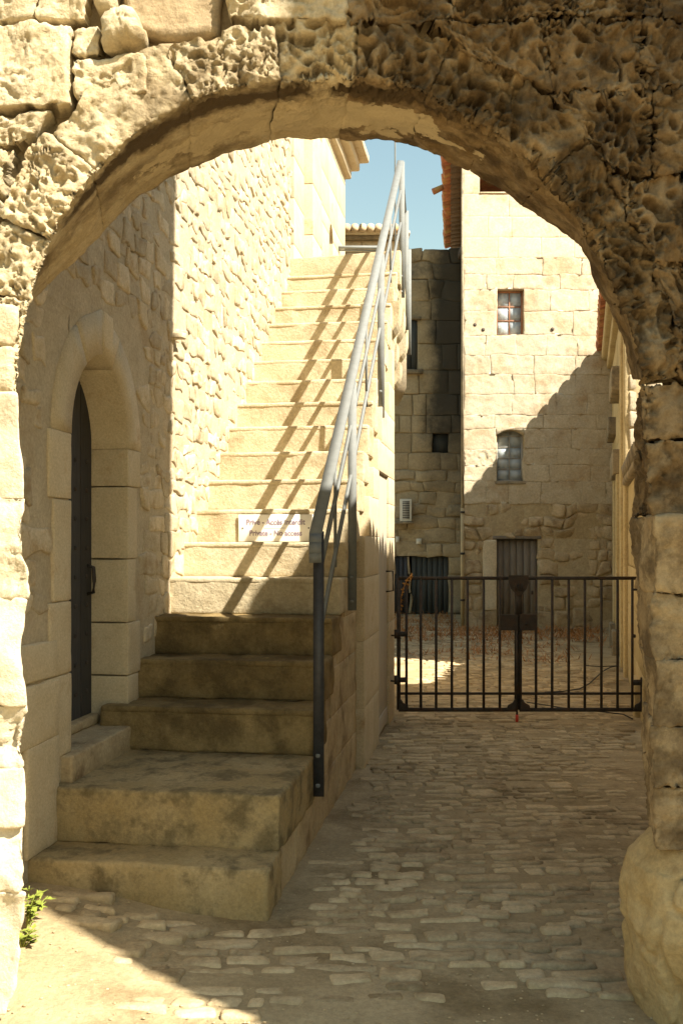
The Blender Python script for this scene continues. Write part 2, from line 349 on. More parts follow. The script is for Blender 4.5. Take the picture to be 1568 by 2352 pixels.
# soffit plaster: the arch stones carry an old lime coat along the middle of the soffit
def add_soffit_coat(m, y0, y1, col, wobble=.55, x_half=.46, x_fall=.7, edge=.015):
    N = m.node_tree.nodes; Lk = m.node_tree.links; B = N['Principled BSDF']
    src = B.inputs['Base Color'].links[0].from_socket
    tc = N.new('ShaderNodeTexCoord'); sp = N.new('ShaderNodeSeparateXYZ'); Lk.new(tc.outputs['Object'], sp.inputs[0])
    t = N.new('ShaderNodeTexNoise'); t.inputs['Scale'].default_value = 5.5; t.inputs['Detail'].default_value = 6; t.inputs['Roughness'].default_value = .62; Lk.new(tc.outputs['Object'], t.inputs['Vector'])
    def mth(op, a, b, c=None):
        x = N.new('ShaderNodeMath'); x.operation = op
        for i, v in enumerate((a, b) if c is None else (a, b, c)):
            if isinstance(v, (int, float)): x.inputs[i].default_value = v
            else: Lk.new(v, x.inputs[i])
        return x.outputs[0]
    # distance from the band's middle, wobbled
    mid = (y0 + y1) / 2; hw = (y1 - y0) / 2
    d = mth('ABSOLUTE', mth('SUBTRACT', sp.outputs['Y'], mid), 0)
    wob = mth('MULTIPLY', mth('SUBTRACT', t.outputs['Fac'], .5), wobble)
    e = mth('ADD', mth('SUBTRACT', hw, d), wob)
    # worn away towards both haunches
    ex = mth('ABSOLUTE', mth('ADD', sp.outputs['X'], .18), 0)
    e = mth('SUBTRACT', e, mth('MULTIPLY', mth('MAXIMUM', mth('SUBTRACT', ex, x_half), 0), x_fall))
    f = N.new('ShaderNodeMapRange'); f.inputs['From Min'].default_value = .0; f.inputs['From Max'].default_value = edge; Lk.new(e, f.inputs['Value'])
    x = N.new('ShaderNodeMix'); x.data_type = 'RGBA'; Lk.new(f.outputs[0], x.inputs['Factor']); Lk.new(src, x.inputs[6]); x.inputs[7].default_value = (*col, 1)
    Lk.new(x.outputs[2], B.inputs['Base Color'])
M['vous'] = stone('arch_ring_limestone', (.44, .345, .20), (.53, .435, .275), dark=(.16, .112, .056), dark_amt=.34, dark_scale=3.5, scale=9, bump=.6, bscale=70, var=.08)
M['vous_shaded'] = stone('shaded_arch_ring_limestone', (.21, .138, .062), (.31, .23, .13), dark=(.06, .038, .018), dark_amt=.5, dark_scale=6, scale=9, bump=.6, bscale=70, var=.08)  # ring stone for the right half, its shade mixed into the colour
def add_run_stain(m, col):
    N = m.node_tree.nodes; Lk = m.node_tree.links; B = N['Principled BSDF']; src = B.inputs['Base Color'].links[0].from_socket
    tc = N.new('ShaderNodeTexCoord'); sp = N.new('ShaderNodeSeparateXYZ'); Lk.new(tc.outputs['Object'], sp.inputs[0])
    t = N.new('ShaderNodeTexNoise'); t.inputs['Scale'].default_value = 1.3; t.inputs['Detail'].default_value = 9; t.inputs['Roughness'].default_value = .72; Lk.new(tc.outputs['Object'], t.inputs['Vector'])
    def rng(src, k, a, b):
        ad = N.new('ShaderNodeMath'); ad.operation = 'MULTIPLY_ADD'; Lk.new(t.outputs['Fac'], ad.inputs[0]); ad.inputs[1].default_value = k; Lk.new(src, ad.inputs[2])
        r = N.new('ShaderNodeMapRange'); r.interpolation_type = 'SMOOTHSTEP'; r.inputs['From Min'].default_value = a; r.inputs['From Max'].default_value = b; Lk.new(ad.outputs[0], r.inputs['Value']); return r.outputs[0]
    mu = N.new('ShaderNodeMath'); mu.operation = 'MULTIPLY'; Lk.new(rng(sp.outputs['X'], .9, 2.25, 2.75), mu.inputs[0]); Lk.new(rng(sp.outputs['Z'], 3.0, 3.2, 6.4), mu.inputs[1])
    m2 = N.new('ShaderNodeMath'); m2.operation = 'MULTIPLY'; Lk.new(mu.outputs[0], m2.inputs[0]); m2.inputs[1].default_value = .93
    x = N.new('ShaderNodeMix'); x.data_type = 'RGBA'; Lk.new(m2.outputs[0], x.inputs['Factor']); Lk.new(src, x.inputs[6]); x.inputs[7].default_value = (*col, 1); Lk.new(x.outputs[2], B.inputs['Base Color'])
add_run_stain(M['back'], (.035, .034, .03))
for k in ('vous', 'vous_shaded'): add_soffit_coat(M[k], 3.325, 3.47, (.085, .058, .03), .30, .62, .35, .05); add_soffit_coat(M[k], 3.53, 3.74, (.54, .44, .27))

# ------------------------------------------------------------------ ground
def ground():
    xs = np.concatenate([[-90, -40, -15, -6, -3], np.arange(-1.6, 3.61, .08), [4.5, 6, 9, 15, 40, 90]])
    ys = np.concatenate([[-60, -25, -10, -4, 0, 1.5, 2.5], np.arange(3., 12.01, .08), np.arange(12.3, 24, .4), [30, 45, 90, 160]])
    X, Y = np.meshgrid(xs, ys, indexing='ij'); P = np.stack([X.ravel(), Y.ravel(), np.zeros(X.size)], 1)
    near = sstep(3.2, 2.2, np.abs(P[:, 0] - .8)) * sstep(20, 14, P[:, 1]) * sstep(1., 3., P[:, 1])
    P[:, 2] = -.012 + near * (.014 * fbm(P * 2.2, 4, 5))
    # the sheet climbs a little towards the foot of the left-hand wall
    P[:, 2] += .11 * sstep(-.45, -1.35, P[:, 0]) * sstep(2.8, 4.2, P[:, 1]) * sstep(9, 5, P[:, 1])
    nx, ny = X.shape; I = np.arange(nx * ny).reshape(nx, ny)
    Fq = np.stack([I[:-1, :-1], I[1:, :-1], I[1:, 1:], I[:-1, 1:]], -1).reshape(-1, 4)
    return put('courtyard_ground', (P, Fq), M['ground'], kind='structure', label='dusty sand-coloured ground of the lane and the courtyard')
GROUND = ground()
def ground_z(x, y):
    a = float(sstep(-.45, -1.35, np.array(x)) * sstep(2.8, 4.2, np.array(y)) * sstep(9, 5, np.array(y)))
    return -.012 + .11 * a

# ------------------------------------------------------------------ the stair frame
TH = math.atan(.15); cT, sT = math.cos(TH), math.sin(TH)
SO = np.array((-.328, 4.27, 0.)); SU = np.array((sT, cT, 0.)); SV = np.array((cT, -sT, 0.))
def S(u, v, z): return SO + u * SU + v * SV + np.array((0, 0, z))
FV = Frame(SO, SU, SV)                                     # a = u, b = z, c = v (out to the right)
def uD(D, v=0.): return (D - 4.27 + v * sT) / cT
STEP_U = [0., .254, uD(5.385)] + [uD(5.385) + .2949 * k for k in range(1, 18)]
STEP_Z = [.204, .458] + [.70 + .228 * k for k in range(18)]

# ------------------------------------------------------------------ paving stones
def paving():
    rnd = random.Random(11); rows = []; y = 3.42
    stones = []
    while y < 18.6:
        h = rnd.uniform(.045, .10) if y < 9 else rnd.uniform(.06, .13)
        x = -1.35 + rnd.uniform(0, .2)
        xe = 3.3 if y > 4.2 else 1.3
        while x < xe:
            w = rnd.choice((rnd.uniform(.07, .16), rnd.uniform(.12, .30)))
            cx, cy = x + w / 2, y + h / 2 + .035 * math.sin(x * 3.1 + y * 1.7) + rnd.uniform(-.012, .012)
            rel = np.array((cx, cy, 0)) - SO; u, v = rel @ SU, rel @ SV
            ok = not (u > -.08 and u < 9.5 and v < .14)
            if cy < 4.0 and (cx < -.95 or cx > 1.0): ok = False
            if cx > .36 + .245 * cy: ok = False
            if cy < 3.75 and rnd.random() < .45: ok = False
            if rnd.random() < .13: ok = False
            if ok: stones.append((cx, cy, w, h, rnd.random()))
            x += w + rnd.uniform(.012, .045)
        y += h + rnd.uniform(.008, .03)
    def mk(cx, cy, w, h, q):
        z = ground_z(cx, cy); top = z + .004 + .009 * q; a = rnd.uniform(-.14, .14)
        ca, sa = math.cos(a), math.sin(a); J = lambda s: rnd.uniform(-s, s)
        c8 = np.zeros((2, 2, 2, 3))
        for i in (0, 1):
            for k in (0, 1):
                dx = (i - .5) * w + J(.10 * h); dy = (k - .5) * h + J(.12 * h)
                px, py = cx + dx * ca - dy * sa, cy + dx * sa + dy * ca
                c8[i, k, 0] = (px, py, z - .05); c8[i, k, 1] = (px + J(.004), py, top + J(.004))
        res = (8, 5, 3) if cy < 6 else ((5, 3, 2) if cy < 10 else (3, 3, 2))
        return rbox(c8, r=.014, amp=.006 if cy < 8 else .006, freq=16, octv=3, seed=rnd.randint(0, 99), res=res, warp=(.013, 13., (1., 1., .12)))
    stones.sort(key=lambda s: -(s[2] * s[3]) / s[1] ** 3)
    for s in stones[:300]: put('paving_stone', mk(*s), M['cobble'], GROUND)
    put('paving_stones', join([mk(*s) for s in stones[300:]]), M['cobble'], GROUND, kind='stuff')
paving()
def pebbles():
    rnd = random.Random(77); L = []
    for i in range(900):
        y = 3.35 + 5.5 * rnd.random() ** 1.6; x = rnd.uniform(-1.2, 1.2 if y < 4 else .4 + .22 * y)
        rel = np.array((x, y, 0)) - SO; u, v = rel @ SU, rel @ SV
        if (u > -.02 and v < .03): continue
        w = rnd.choice((.004, .005, .006, .008, .010)); z = ground_z(x, y); c8 = np.zeros((2, 2, 2, 3))
        for a in (0, 1):
            for b in (0, 1):
                for c in (0, 1): c8[a, b, c] = (x + (a - .5) * w * rnd.uniform(.8, 1.7), y + (b - .5) * w * rnd.uniform(.7, 1.3), z + .002 + (c - .4) * w * .6)
        L.append(rbox(c8, res=(2, 2, 2), r=.3 * w))
    put('grit', join(L), M['cobble'], GROUND, kind='stuff')
pebbles()

# ------------------------------------------------------------------ the arched gateway in front
YF, YR = 3.30, 3.85
def px2(pts, D): return np.array([((x - CX) * D / F_PX, EYE - (y - HY) * D / F_PX) for x, y in pts])
FRONT = px2([(38, 905), (44, 800), (60, 715), (80, 630), (105, 555), (150, 485), (230, 380), (325, 288), (430, 232), (490, 212), (640, 184), (770, 174), (900, 187), (1010, 225), (1120, 287), (1220, 367), (1310, 467), (1380, 580), (1430, 690), (1462, 800), (1478, 880)], YF)
REAR = px2([(-40, 950), (-12, 850), (20, 770), (55, 715), (85, 682), (130, 640), (165, 612), (230, 540), (300, 468), (380, 415), (440, 385), (490, 360), (560, 336), (650, 319), (784, 315), (860, 320), (950, 343), (1030, 370), (1080, 395), (1130, 425), (1190, 468), (1245, 492), (1280, 513), (1320, 545), (1346, 589), (1370, 640), (1392, 689), (1411, 730), (1430, 770), (1440, 810), (1455, 870)], YR)
def resample(P, n=400):
    d = np.concatenate([[0], np.cumsum(np.linalg.norm(np.diff(P, axis=0), axis=1))]); d /= d[-1]
    s = np.linspace(0, 1, n); return np.stack([np.interp(s, d, P[:, i]) for i in range(P.shape[1])], 1)
FRONT = resample(FRONT); REAR = resample(REAR)
def smooth(P, k):
    for _ in range(k): P[1:-1] = .5 * P[1:-1] + .25 * (P[:-2] + P[2:])
    return P
FRONT = smooth(FRONT, 300); REAR = smooth(REAR, 60)
tg = np.gradient(FRONT, axis=0); tg /= np.linalg.norm(tg, axis=1, keepdims=True)
FN = np.stack([-tg[:, 1], tg[:, 0]], 1)                    # outwards from the opening
def at_s(P, s):
    x = np.linspace(0, 1, len(P)); return np.stack([np.interp(s, x, P[:, i]) for i in range(P.shape[1])], 1)
GATEWAY = thing('arched_gateway', 'honeycombed limestone archway framing the whole view, left half sunlit', 'archway', (0, YF, 0))
def nearest_s(px, py):
    p = px2([(px, py)], YF)[0]; return float(np.argmin(((FRONT - p) ** 2).sum(1))) / (len(FRONT) - 1)
JOINTS = [0.] + [nearest_s(*p) for p in ((66, 690), (110, 545), (222, 388), (436, 228), (645, 182), (815, 178), (985, 215), (1130, 295), (1255, 400), (1355, 535), (1432, 695))] + [1.]
def voussoir(i, s0, s1):
    ln = np.linalg.norm(np.diff(at_s(FRONT, np.linspace(s0, s1, 20)), axis=0), axis=1).sum()
    rnd = random.Random(50 + i); thick = [.13, .16, .20, .21, .19, .20, .20, .22, .23, .22, .21, .18][i]
    ns = max(16, int(ln / .0065)); s = np.linspace(s0, s1, ns)
    f = at_s(FRONT, s); n = at_s(FN, s); r = at_s(REAR, s)
    rn = n
    cross = []; tags = []
    nfa = int(thick / .0065)
    for t in np.linspace(1, 0, nfa): cross.append(('f', t))
    for t in np.linspace(0, 1, 60)[1:]: cross.append(('s', t))
    for t in np.linspace(0, 1, 8)[1:]: cross.append(('r', t))
    V = np.zeros((ns, len(cross), 3)); nrm = np.zeros_like(V)
    wob = 1 + .12 * vnoise(np.stack([s * 40, np.full(ns, i * 3.1), np.zeros(ns)], 1))
    pro = rnd.uniform(-.012, .014)
    jn = lambda q, k: .0035 * vnoise(np.array([[k * .11, q * 7.3, .5]]))[0] + .0015 * vnoise(np.array([[k * .45, q * 5.1, 2.5]]))[0]
    for k, (w, t) in enumerate(cross):
        sk = s0 + (jn(i, k) if i else 0) + (s1 - s0 + (jn(i + 1, k) if i < len(JOINTS) - 2 else 0) - (jn(i, k) if i else 0)) * np.linspace(0, 1, ns)
        f = at_s(FRONT, sk); n = at_s(FN, sk); r = at_s(REAR, sk); rn = n
        if w == 'f':
            p = f + n * (thick * t * wob)[:, None]; V[:, k] = np.stack([p[:, 0], np.full(ns, YF - pro), p[:, 1]], 1); nrm[:, k] = (0, -1, 0)
        elif w == 's':
            p = f * (1 - t) + r * t; V[:, k] = np.stack([p[:, 0], np.full(ns, YF - pro + (YR - YF + pro) * t), p[:, 1]], 1)
            nrm[:, k] = np.stack([-n[:, 0], np.zeros(ns), -n[:, 1]], 1)
        else:
            p = r + rn * (.16 * t); V[:, k] = np.stack([p[:, 0], np.full(ns, YR), p[:, 1]], 1); nrm[:, k] = (0, 1, 0)
    # round the front and rear arrises
    dist_f = np.array([thick * t if w == 'f' else ((YR - YF) * t if w == 's' else 9.) for w, t in cross])
    near = np.exp(-(dist_f / .012) ** 2)
    V[:, :, 1] += (.006 * near)[None, :]
    V[:, :, 0] += n[:, None, 0] * (.006 * near)[None, :]; V[:, :, 2] += n[:, None, 1] * (.006 * near)[None, :]
    P = V.reshape(-1, 3); dark = s0 > .44
    isf = np.repeat(np.array([1. if w == 'f' else (max(0, 1 - t * (2.2 if dark else 5)) if w == 's' else 0) for w, t in cross])[None, :], ns, 0).ravel()
    smoothv = i in (3,)
    amp = (.032 if not dark else .062) * (.25 if smoothv else 1.)
    thr = -1. if dark else (-.7 if i not in (3,) else .0)
    cell = .036 if not dark else .054
    d = -amp * tafoni(P, cell, thr, 3) * isf + .012 * fbm(P * 14, 4, 2) * (.8 + isf) - (.012 if dark else .007) * tafoni(P, .026 if dark else .022, -.35, 77) * (.25 + .75 * isf) + .006 * fbm(P * 42, 2, 19) * (.35 + isf)
    d = d + .010 * fbm(P * 6, 3, 12) * (1 - isf)
    if dark: d = d + .024 * fbm(P * 5, 4, 8) - .030 * tafoni(P, .13, -.5, 31) * isf
    e = np.minimum(np.linspace(0, ln, ns), np.linspace(ln, 0, ns)); jd = np.exp(-(e / .005) ** 2) * (.009 if dark else .016)
    d = d - (jd[:, None] * np.array([1. if w == 'f' else .35 for w, t in cross])[None, :]).ravel()
    P = P + nrm.reshape(-1, 3) * d[:, None]
    I = np.arange(ns * len(cross)).reshape(ns, len(cross))
    Fq = np.stack([I[:-1, :-1], I[1:, :-1], I[1:, 1:], I[:-1, 1:]], -1).reshape(-1, 4)
    put('voussoir', (P, Fq), M['vous_shaded' if s0 > .5 else 'vous'], GATEWAY)
for i in range(len(JOINTS) - 1): voussoir(i, JOINTS[i], JOINTS[i + 1])

def gate_core():
    """mortar heart of the wall, a few centimetres behind the stone faces"""
    ns = 120; s = np.linspace(0, 1, ns); f = at_s(FRONT, s) + at_s(FN, s) * .035; r = at_s(REAR, s) + at_s(FN, s) * .035
    xl, xr, zt = -3.2, 1.8, 4.2
    def outer(p):
        c = np.array((0., 2.0)); d = p - c; d = d / np.linalg.norm(d)
        t = min([(xr - c[0]) / d[0] if d[0] > 1e-6 else 99, (xl - c[0]) / d[0] if d[0] < -1e-6 else 99, (zt - c[1]) / d[1] if d[1] > 1e-6 else 99])
        return c + d * t
    V = []; Fq = []
    yf, yr = YF + .085, YR - .03
    for k in range(ns):
        o = outer(f[k])
        V += [(o[0], yf, o[1]), (f[k][0], yf, f[k][1]), (r[k][0], yr, r[k][1]), (o[0], yr, o[1])]
    for k in range(ns - 1):
        for j in range(3): Fq.append((k * 4 + j, k * 4 + 4 + j, k * 4 + 5 + j, k * 4 + 1 + j))
    n = len(V)
    parts = [(np.array(V), np.array(Fq))]
    zl = min(f[0][1], outer(f[0])[1]) ; zr = f[-1][1]
    parts.append(WF.box(xl, -1.30, -.1, outer(f[0])[1] + .02, yf, yr, sp=.5))
    parts.append(WF.box(-1.62, -1.42, -.1, f[0][1] - .01, yf, yr, sp=.5))
    parts.append(WF.box(1.27, xr, -.1, zr + .02, yf + .02, yr, sp=.5))
    parts.append(WF.box(1.5, xr, -.1, outer(f[-1])[1] + .3, yf, yr, sp=.5))
    parts.append(WF.box(1.45, 2.28, -.1, 4.17, yf + .004, yr - .004, sp=.5))
    put('wall_core', join(parts), M['arch_mortar'], GATEWAY, smooth=False)
    # the storeys above, out of the picture
    c8 = [[[(x, y, z) for y in (YF + .02, YR - .01)] for z in (4.15, 9.0)] for x in (xl, 2.04)]
    c8 = np.array(c8); c8[1, 1, :, 0] = 2.34
    put('upper_wall', rbox(c8, sp=.4, r=.03, amp=.02, freq=2), M['arch_mortar'], GATEWAY)
gate_core()
def face_block(q, pro=0., amp=.008, taf=(.012, .045, .1), mat='arch', r=.02, seed=0, sp=.0068, back=.25):
    p = px2(q, YF)                                         # TL, TR, BR, BL
    if mat == 'arch_shaded': p = p.mean(0) + (p - p.mean(0)) * 1.075
    TL, TR, BR, BL = p
    c8 = np.zeros((2, 2, 2, 3))
    for (i, k), w in {(0, 1): TL, (1, 1): TR, (1, 0): BR, (0, 0): BL}.items():
        c8[i, k, 0] = (w[0], YF - pro, w[1]); c8[i, k, 1] = (w[0], YF + back, w[1])
    L = [np.linalg.norm(TR - TL), np.linalg.norm(TL - BL), back]
    res = (max(5, int(L[0] / sp)), max(5, int(L[1] / sp)), 5)
    put('block', rbox(c8, r=r, amp=amp, freq=13, octv=4, seed=seed, taf=taf, res=res, warp=(.014, 9.)), M[mat], GATEWAY)
FB = [
 ([(-190, -80), (80, -80), (82, 46), (-190, 50)], .0, .008, (.014, .036, -.2), 'arch', .01),
 ([(86, -80), (196, -80), (190, 46), (84, 48)], .005, .008, (.014, .036, -.2), 'arch', .01),
 ([(205, -80), (262, -80), (268, 26), (214, 32)], .01, .01, None, 'arch', .03),
 ([(272, -80), (508, -80), (500, 76), (296, 74)], -.02, .012, None, 'arch_brown', .03),
 ([(514, -80), (800, -80), (796, 44), (520, 46)], .01, .008, (.014, .036, -.2), 'arch', .01),
 ([(-190, 58), (160, 58), (160, 250), (-190, 254)], .015, .007, (.014, .036, -.15), 'arch', .008),
 ([(166, 60), (226, 62), (234, 118), (168, 124)], .0, .01, (.018, .04, -.3), 'arch', .012),
 ([(230, 30), (322, 26), (346, 108), (238, 126)], .055, .014, (.008, .04, .2), 'arch', .045),
 ([(167, 130), (335, 126), (345, 212), (170, 236)], .008, .009, (.026, .042, -.4), 'arch', .012),
 ([(352, 82), (440, 90), (440, 150), (356, 142)], -.028, .01, None, 'arch_brown', .02),
 ([(444, 92), (528, 82), (520, 140), (446, 150)], -.025, .01, None, 'arch_brown', .02),
 ([(-190, 262), (120, 258), (62, 330), (-190, 372)], .0, .012, (.03, .05, -.5), 'arch', .015),
 ([(-190, 380), (40, 340), (0, 440), (-190, 470)], .004, .012, (.03, .05, -.5), 'arch', .015),
 ([(-190, 476), (4, 446), (-40, 560), (-190, 570)], .0, .012, (.028, .045, -.5), 'arch', .015),
 ([(-190, 576), (-36, 566), (-52, 720), (-190, 720)], .0, .012, (.028, .045, -.5), 'arch', .015),
 ([(-190, 726), (-50, 726), (-54, 905), (-190, 905)], .0, .012, (.028, .045, -.5), 'arch', .015),
 ([(806, -80), (1040, -80), (1035, 44), (804, 44)], .0, .014, (.05, .06, -.5), 'arch_shaded', .012),
 ([(1046, -80), (1290, -80), (1286, 44), (1042, 44)], .01, .014, (.062, .052, -1.), 'arch_shaded', .015),
 ([(1296, -80), (1520, -80), (1516, 44), (1292, 44)], .0, .014, (.062, .052, -1.), 'arch_shaded', .015),
 ([(1526, -80), (1760, -80), (1760, 44), (1522, 44)], .01, .014, (.062, .052, -1.), 'arch_shaded', .015),
 ([(985, 50), (1230, 50), (1262, 205), (1100, 130)], .012, .016, (.062, .052, -1.), 'arch_shaded', .015),
 ([(1236, 50), (1480, 50), (1480, 206), (1268, 206)], .0, .018, (.062, .055, -1.), 'arch_shaded', .015),
 ([(1486, 50), (1760, 50), (1760, 206), (1486, 206)], .02, .018, (.062, .055, -1.), 'arch_shaded', .015),
 ([(1265, 212), (1500, 212), (1500, 404), (1400, 380)], .0, .018, (.062, .058, -1.), 'arch_shaded', .015),
 ([(1506, 212), (1760, 212), (1760, 404), (1506, 404)], .02, .018, (.062, .058, -1.), 'arch_shaded', .015),
 ([(1415, 410), (1760, 410), (1760, 604), (1510, 604)], .008, .02, (.062, .058, -1.), 'arch_shaded', .015),
 ([(1500, 610), (1760, 610), (1760, 760), (1560, 760)], .0, .02, (.062, .058, -1.), 'arch_shaded', .015),
 ([(1545, 766), (1760, 766), (1760, 880), (1570, 880)], .01, .02, (.062, .052, -1.), 'arch_shaded', .015),
]
for i, (q, pro, amp, taf, mt, r) in enumerate(FB): face_block(q, pro, amp, taf, mt, r, seed=i)
def zf(y, D=YF): return EYE - (y - HY) * D / F_PX
def xf(x, D): return (x - CX) * D / F_PX
def pier_block(name, xs_f, xs_r, y0, y1, side, mat, amp=.01, taf=None, r=.02, pro=0., seed=0, sp=.012, freq=9):
    """one through-stone of a pier: front arris and rear arris given in picture columns"""
    z1, z0 = zf(y0 - 4), zf(y1 + 4); xo = 2.3 if side > 0 else -2.6
    c8 = np.zeros((2, 2, 2, 3))
    for k, z in ((0, z0), (1, z1)):
        xa = xf(xs_f[1 - k], YF); xb = xf(xs_r[1 - k], YR)
        for l, (y, xi) in ((0, (YF - pro, xa)), (1, (YR, xb))):
            lo, hi = (xi, xo) if side > 0 else (xo, xi)
            c8[0, k, l] = (lo, y, z); c8[1, k, l] = (hi, y, z)
    L = (abs(xo - xa), z1 - z0, YR - YF)
    res = (max(6, int(L[0] / sp)), max(5, int(L[1] / sp)), max(6, int(L[2] / sp / 1.3)))
    return put(name, rbox(c8, r=r, amp=amp, freq=freq, octv=4, seed=seed, taf=taf, res=res, warp=(.026, 5.5) if side < 0 else (.012, 6.)), M[mat], GATEWAY)
# left pier, sunlit
pier_block('pier_block', (46, 40), (-60, -60), 700, 800, -1, 'arch', .012, (.018, .045, -.1), .02, .0, 1)
pier_block('pier_block', (42, 36), (-60, -60), 803, 904, -1, 'arch', .012, (.014, .045, -.1), .02, .0, 2)
pier_block('pier_block', (52, 62), (-60, -60), 908, 1140, -1, 'pier', 0.010, None, .009, .01, 3)
pier_block('pier_block', (64, 66), (-60, -60), 1143, 1380, -1, 'pier', 0.016, (.006, .05, .2), .009, .01, 4)
pier_block('pier_block', (66, 62), (-60, -60), 1383, 1612, -1, 'pier', 0.016, None, .009, .012, 5)
pier_block('pier_block', (56, 64), (-60, -60), 1616, 1764, -1, 'pier', 0.034, (.016, .07, .0), .009, .0, 6, freq=7)
pier_block('pier_block', (72, 66), (-60, -60), 1768, 1878, -1, 'pier', 0.022, None, .009, .015, 7)
pier_block('pier_block', (62, 50), (-60, -60), 1881, 2040, -1, 'pier', 0.031, (.012, .06, .1), .009, .0, 8, freq=7)
pier_block('pier_block', (60, 30), (-60, -70), 2043, 2330, -1, 'pier', 0.028, None, .009, .005, 9, freq=7)
# right pier, in shade
pier_block('pier_block', (1472, 1482), (1452, 1468), 874, 1008, 1, 'arch_shaded', .024, (.05, .07, -.8), .015, .0, 11, freq=6)
pier_block('pier_block', (1484, 1494), (1462, 1450), 1011, 1178, 1, 'arch_shaded', .018, (.03, .065, -.3), .012, .0, 12, freq=7)
pier_block('pier_block', (1494, 1496), (1447, 1450), 1183, 1360, 1, 'pier_shaded', .014, (.014, .05, .05), .009, .02, 13)
pier_block('pier_block', (1498, 1496), (1456, 1462), 1364, 1520, 1, 'pier_shaded', .014, (.014, .05, .05), .009, .008, 14)
pier_block('pier_block', (1497, 1500), (1462, 1490), 1523, 1664, 1, 'pier_shaded', .014, (.014, .05, .05), .009, .008, 15, freq=7)
pier_block('pier_block', (1496, 1490), (1478, 1474), 1668, 1800, 1, 'pier_shaded', .014, (.014, .05, .05), .009, .01, 16, freq=7)
pier_block('pier_block', (1492, 1502), (1474, 1484), 1803, 1950, 1, 'pier_shaded', .014, (.014, .05, .05), .009, .0, 17, freq=6)
def guard_stone():
    # swollen, wheel-worn boulder at the foot of the right pier
    n1, n2 = 180, 120; V = []
    prof = [(-.08, .28), (.0, .29), (.15, .322), (.30, .34), (.42, .338), (.50, .318), (.56, .262), (.62, .18), (.66, .08), (.67, .0)]
    zz = np.linspace(-.08, .67, n2); rr = .94 * np.interp(zz, [p[0] for p in prof], [p[1] for p in prof])
    for z, r in zip(zz, rr):
        for k in range(n1):
            a = 2 * PI * k / n1
            V.append((1.305 + r * math.cos(a) * (1.0 if math.cos(a) < 0 else 1.8), YF + .16 + r * 1.0 * math.sin(a), z))
    V = np.array(V); C = np.array((1.305, YF + .16, .3)); d = V - C; d /= np.linalg.norm(d, axis=1, keepdims=True)
    f1, f2 = worley(V * 4.2 + .7, 5)
    rid = 1 - np.abs(fbm(V * np.array((5., 5., 2.2)) + 9, 3, 6)) * 2
    V = V + d * (.05 * fbm(V * 3.2 + 4, 3, 2) + .016 * fbm(V * 11, 4, 4) + .05 * (f1 - .45) - .022 * sstep(.8, 1., rid))[:, None]
    I = np.arange(n1 * n2).reshape(n2, n1)
    Fq = np.stack([I[:-1], np.roll(I, -1, 1)[:-1], np.roll(I, -1, 1)[1:], I[1:]], -1).reshape(-1, 4)
    put('guard_stone', (V, Fq), M['guard'], GATEWAY, label='big swollen pale boulder at the foot of the right pier')
guard_stone()

# ------------------------------------------------------------------ course layouts
def courses(rows, a0, a1, wmin, wmax, holes=(), rnd=R, gap=.01, start=None, end=None):
    """rectangles (a0,a1,b0,b1) in courses, split round the holes (a0,a1,b0,b1)"""
    out = []
    for b0, b1 in zip(rows[:-1], rows[1:]):
        lo, hi = a0, a1
        if start: lo = max(lo, start(b0, b1))
        if end: hi = min(hi, end(b0, b1))
        segs = [(lo, hi)]
        for h in holes:
            if b1 - .02 > h[2] and b0 + .02 < h[3]:
                ns = []
                for s in segs:
                    if h[1] <= s[0] or h[0] >= s[1]: ns.append(s); continue
                    if h[0] > s[0]: ns.append((s[0], h[0]))
                    if h[1] < s[1]: ns.append((h[1], s[1]))
                segs = ns
        for s0, s1 in segs:
            x = s0
            while s1 - x > .03:
                w = rnd.uniform(wmin, wmax)
                if s1 - (x + w) < wmin * .7: w = s1 - x
                w = min(w, s1 - x)
                out.append((x + gap / 2, x + w - gap / 2, b0 + gap / 2, b1 - gap / 2)); x += w
    return out
def rowsz(z0, z1, hmin, hmax, rnd=R):
    z = z0; r = [z0]
    while z < z1 - hmin:
        z += rnd.uniform(hmin, hmax); r.append(min(z, z1))
    if z1 - r[-1] > .02: r.append(z1)
    return r

def flank_blocks():
    rnd = random.Random(91); G = Frame((0, YF, 0), (1, 0, 0), (0, -1, 0))
    for x0, x1, mt, tf in ((1.425, 2.3, 'arch_shaded', (.05, .055, -.8)), (-2.6, -1.42, 'arch', (.02, .045, -.2))):
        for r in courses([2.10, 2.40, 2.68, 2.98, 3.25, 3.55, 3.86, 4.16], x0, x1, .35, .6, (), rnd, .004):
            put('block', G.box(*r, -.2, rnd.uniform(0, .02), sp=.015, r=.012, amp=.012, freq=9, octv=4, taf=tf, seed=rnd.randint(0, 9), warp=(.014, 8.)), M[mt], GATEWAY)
flank_blocks()

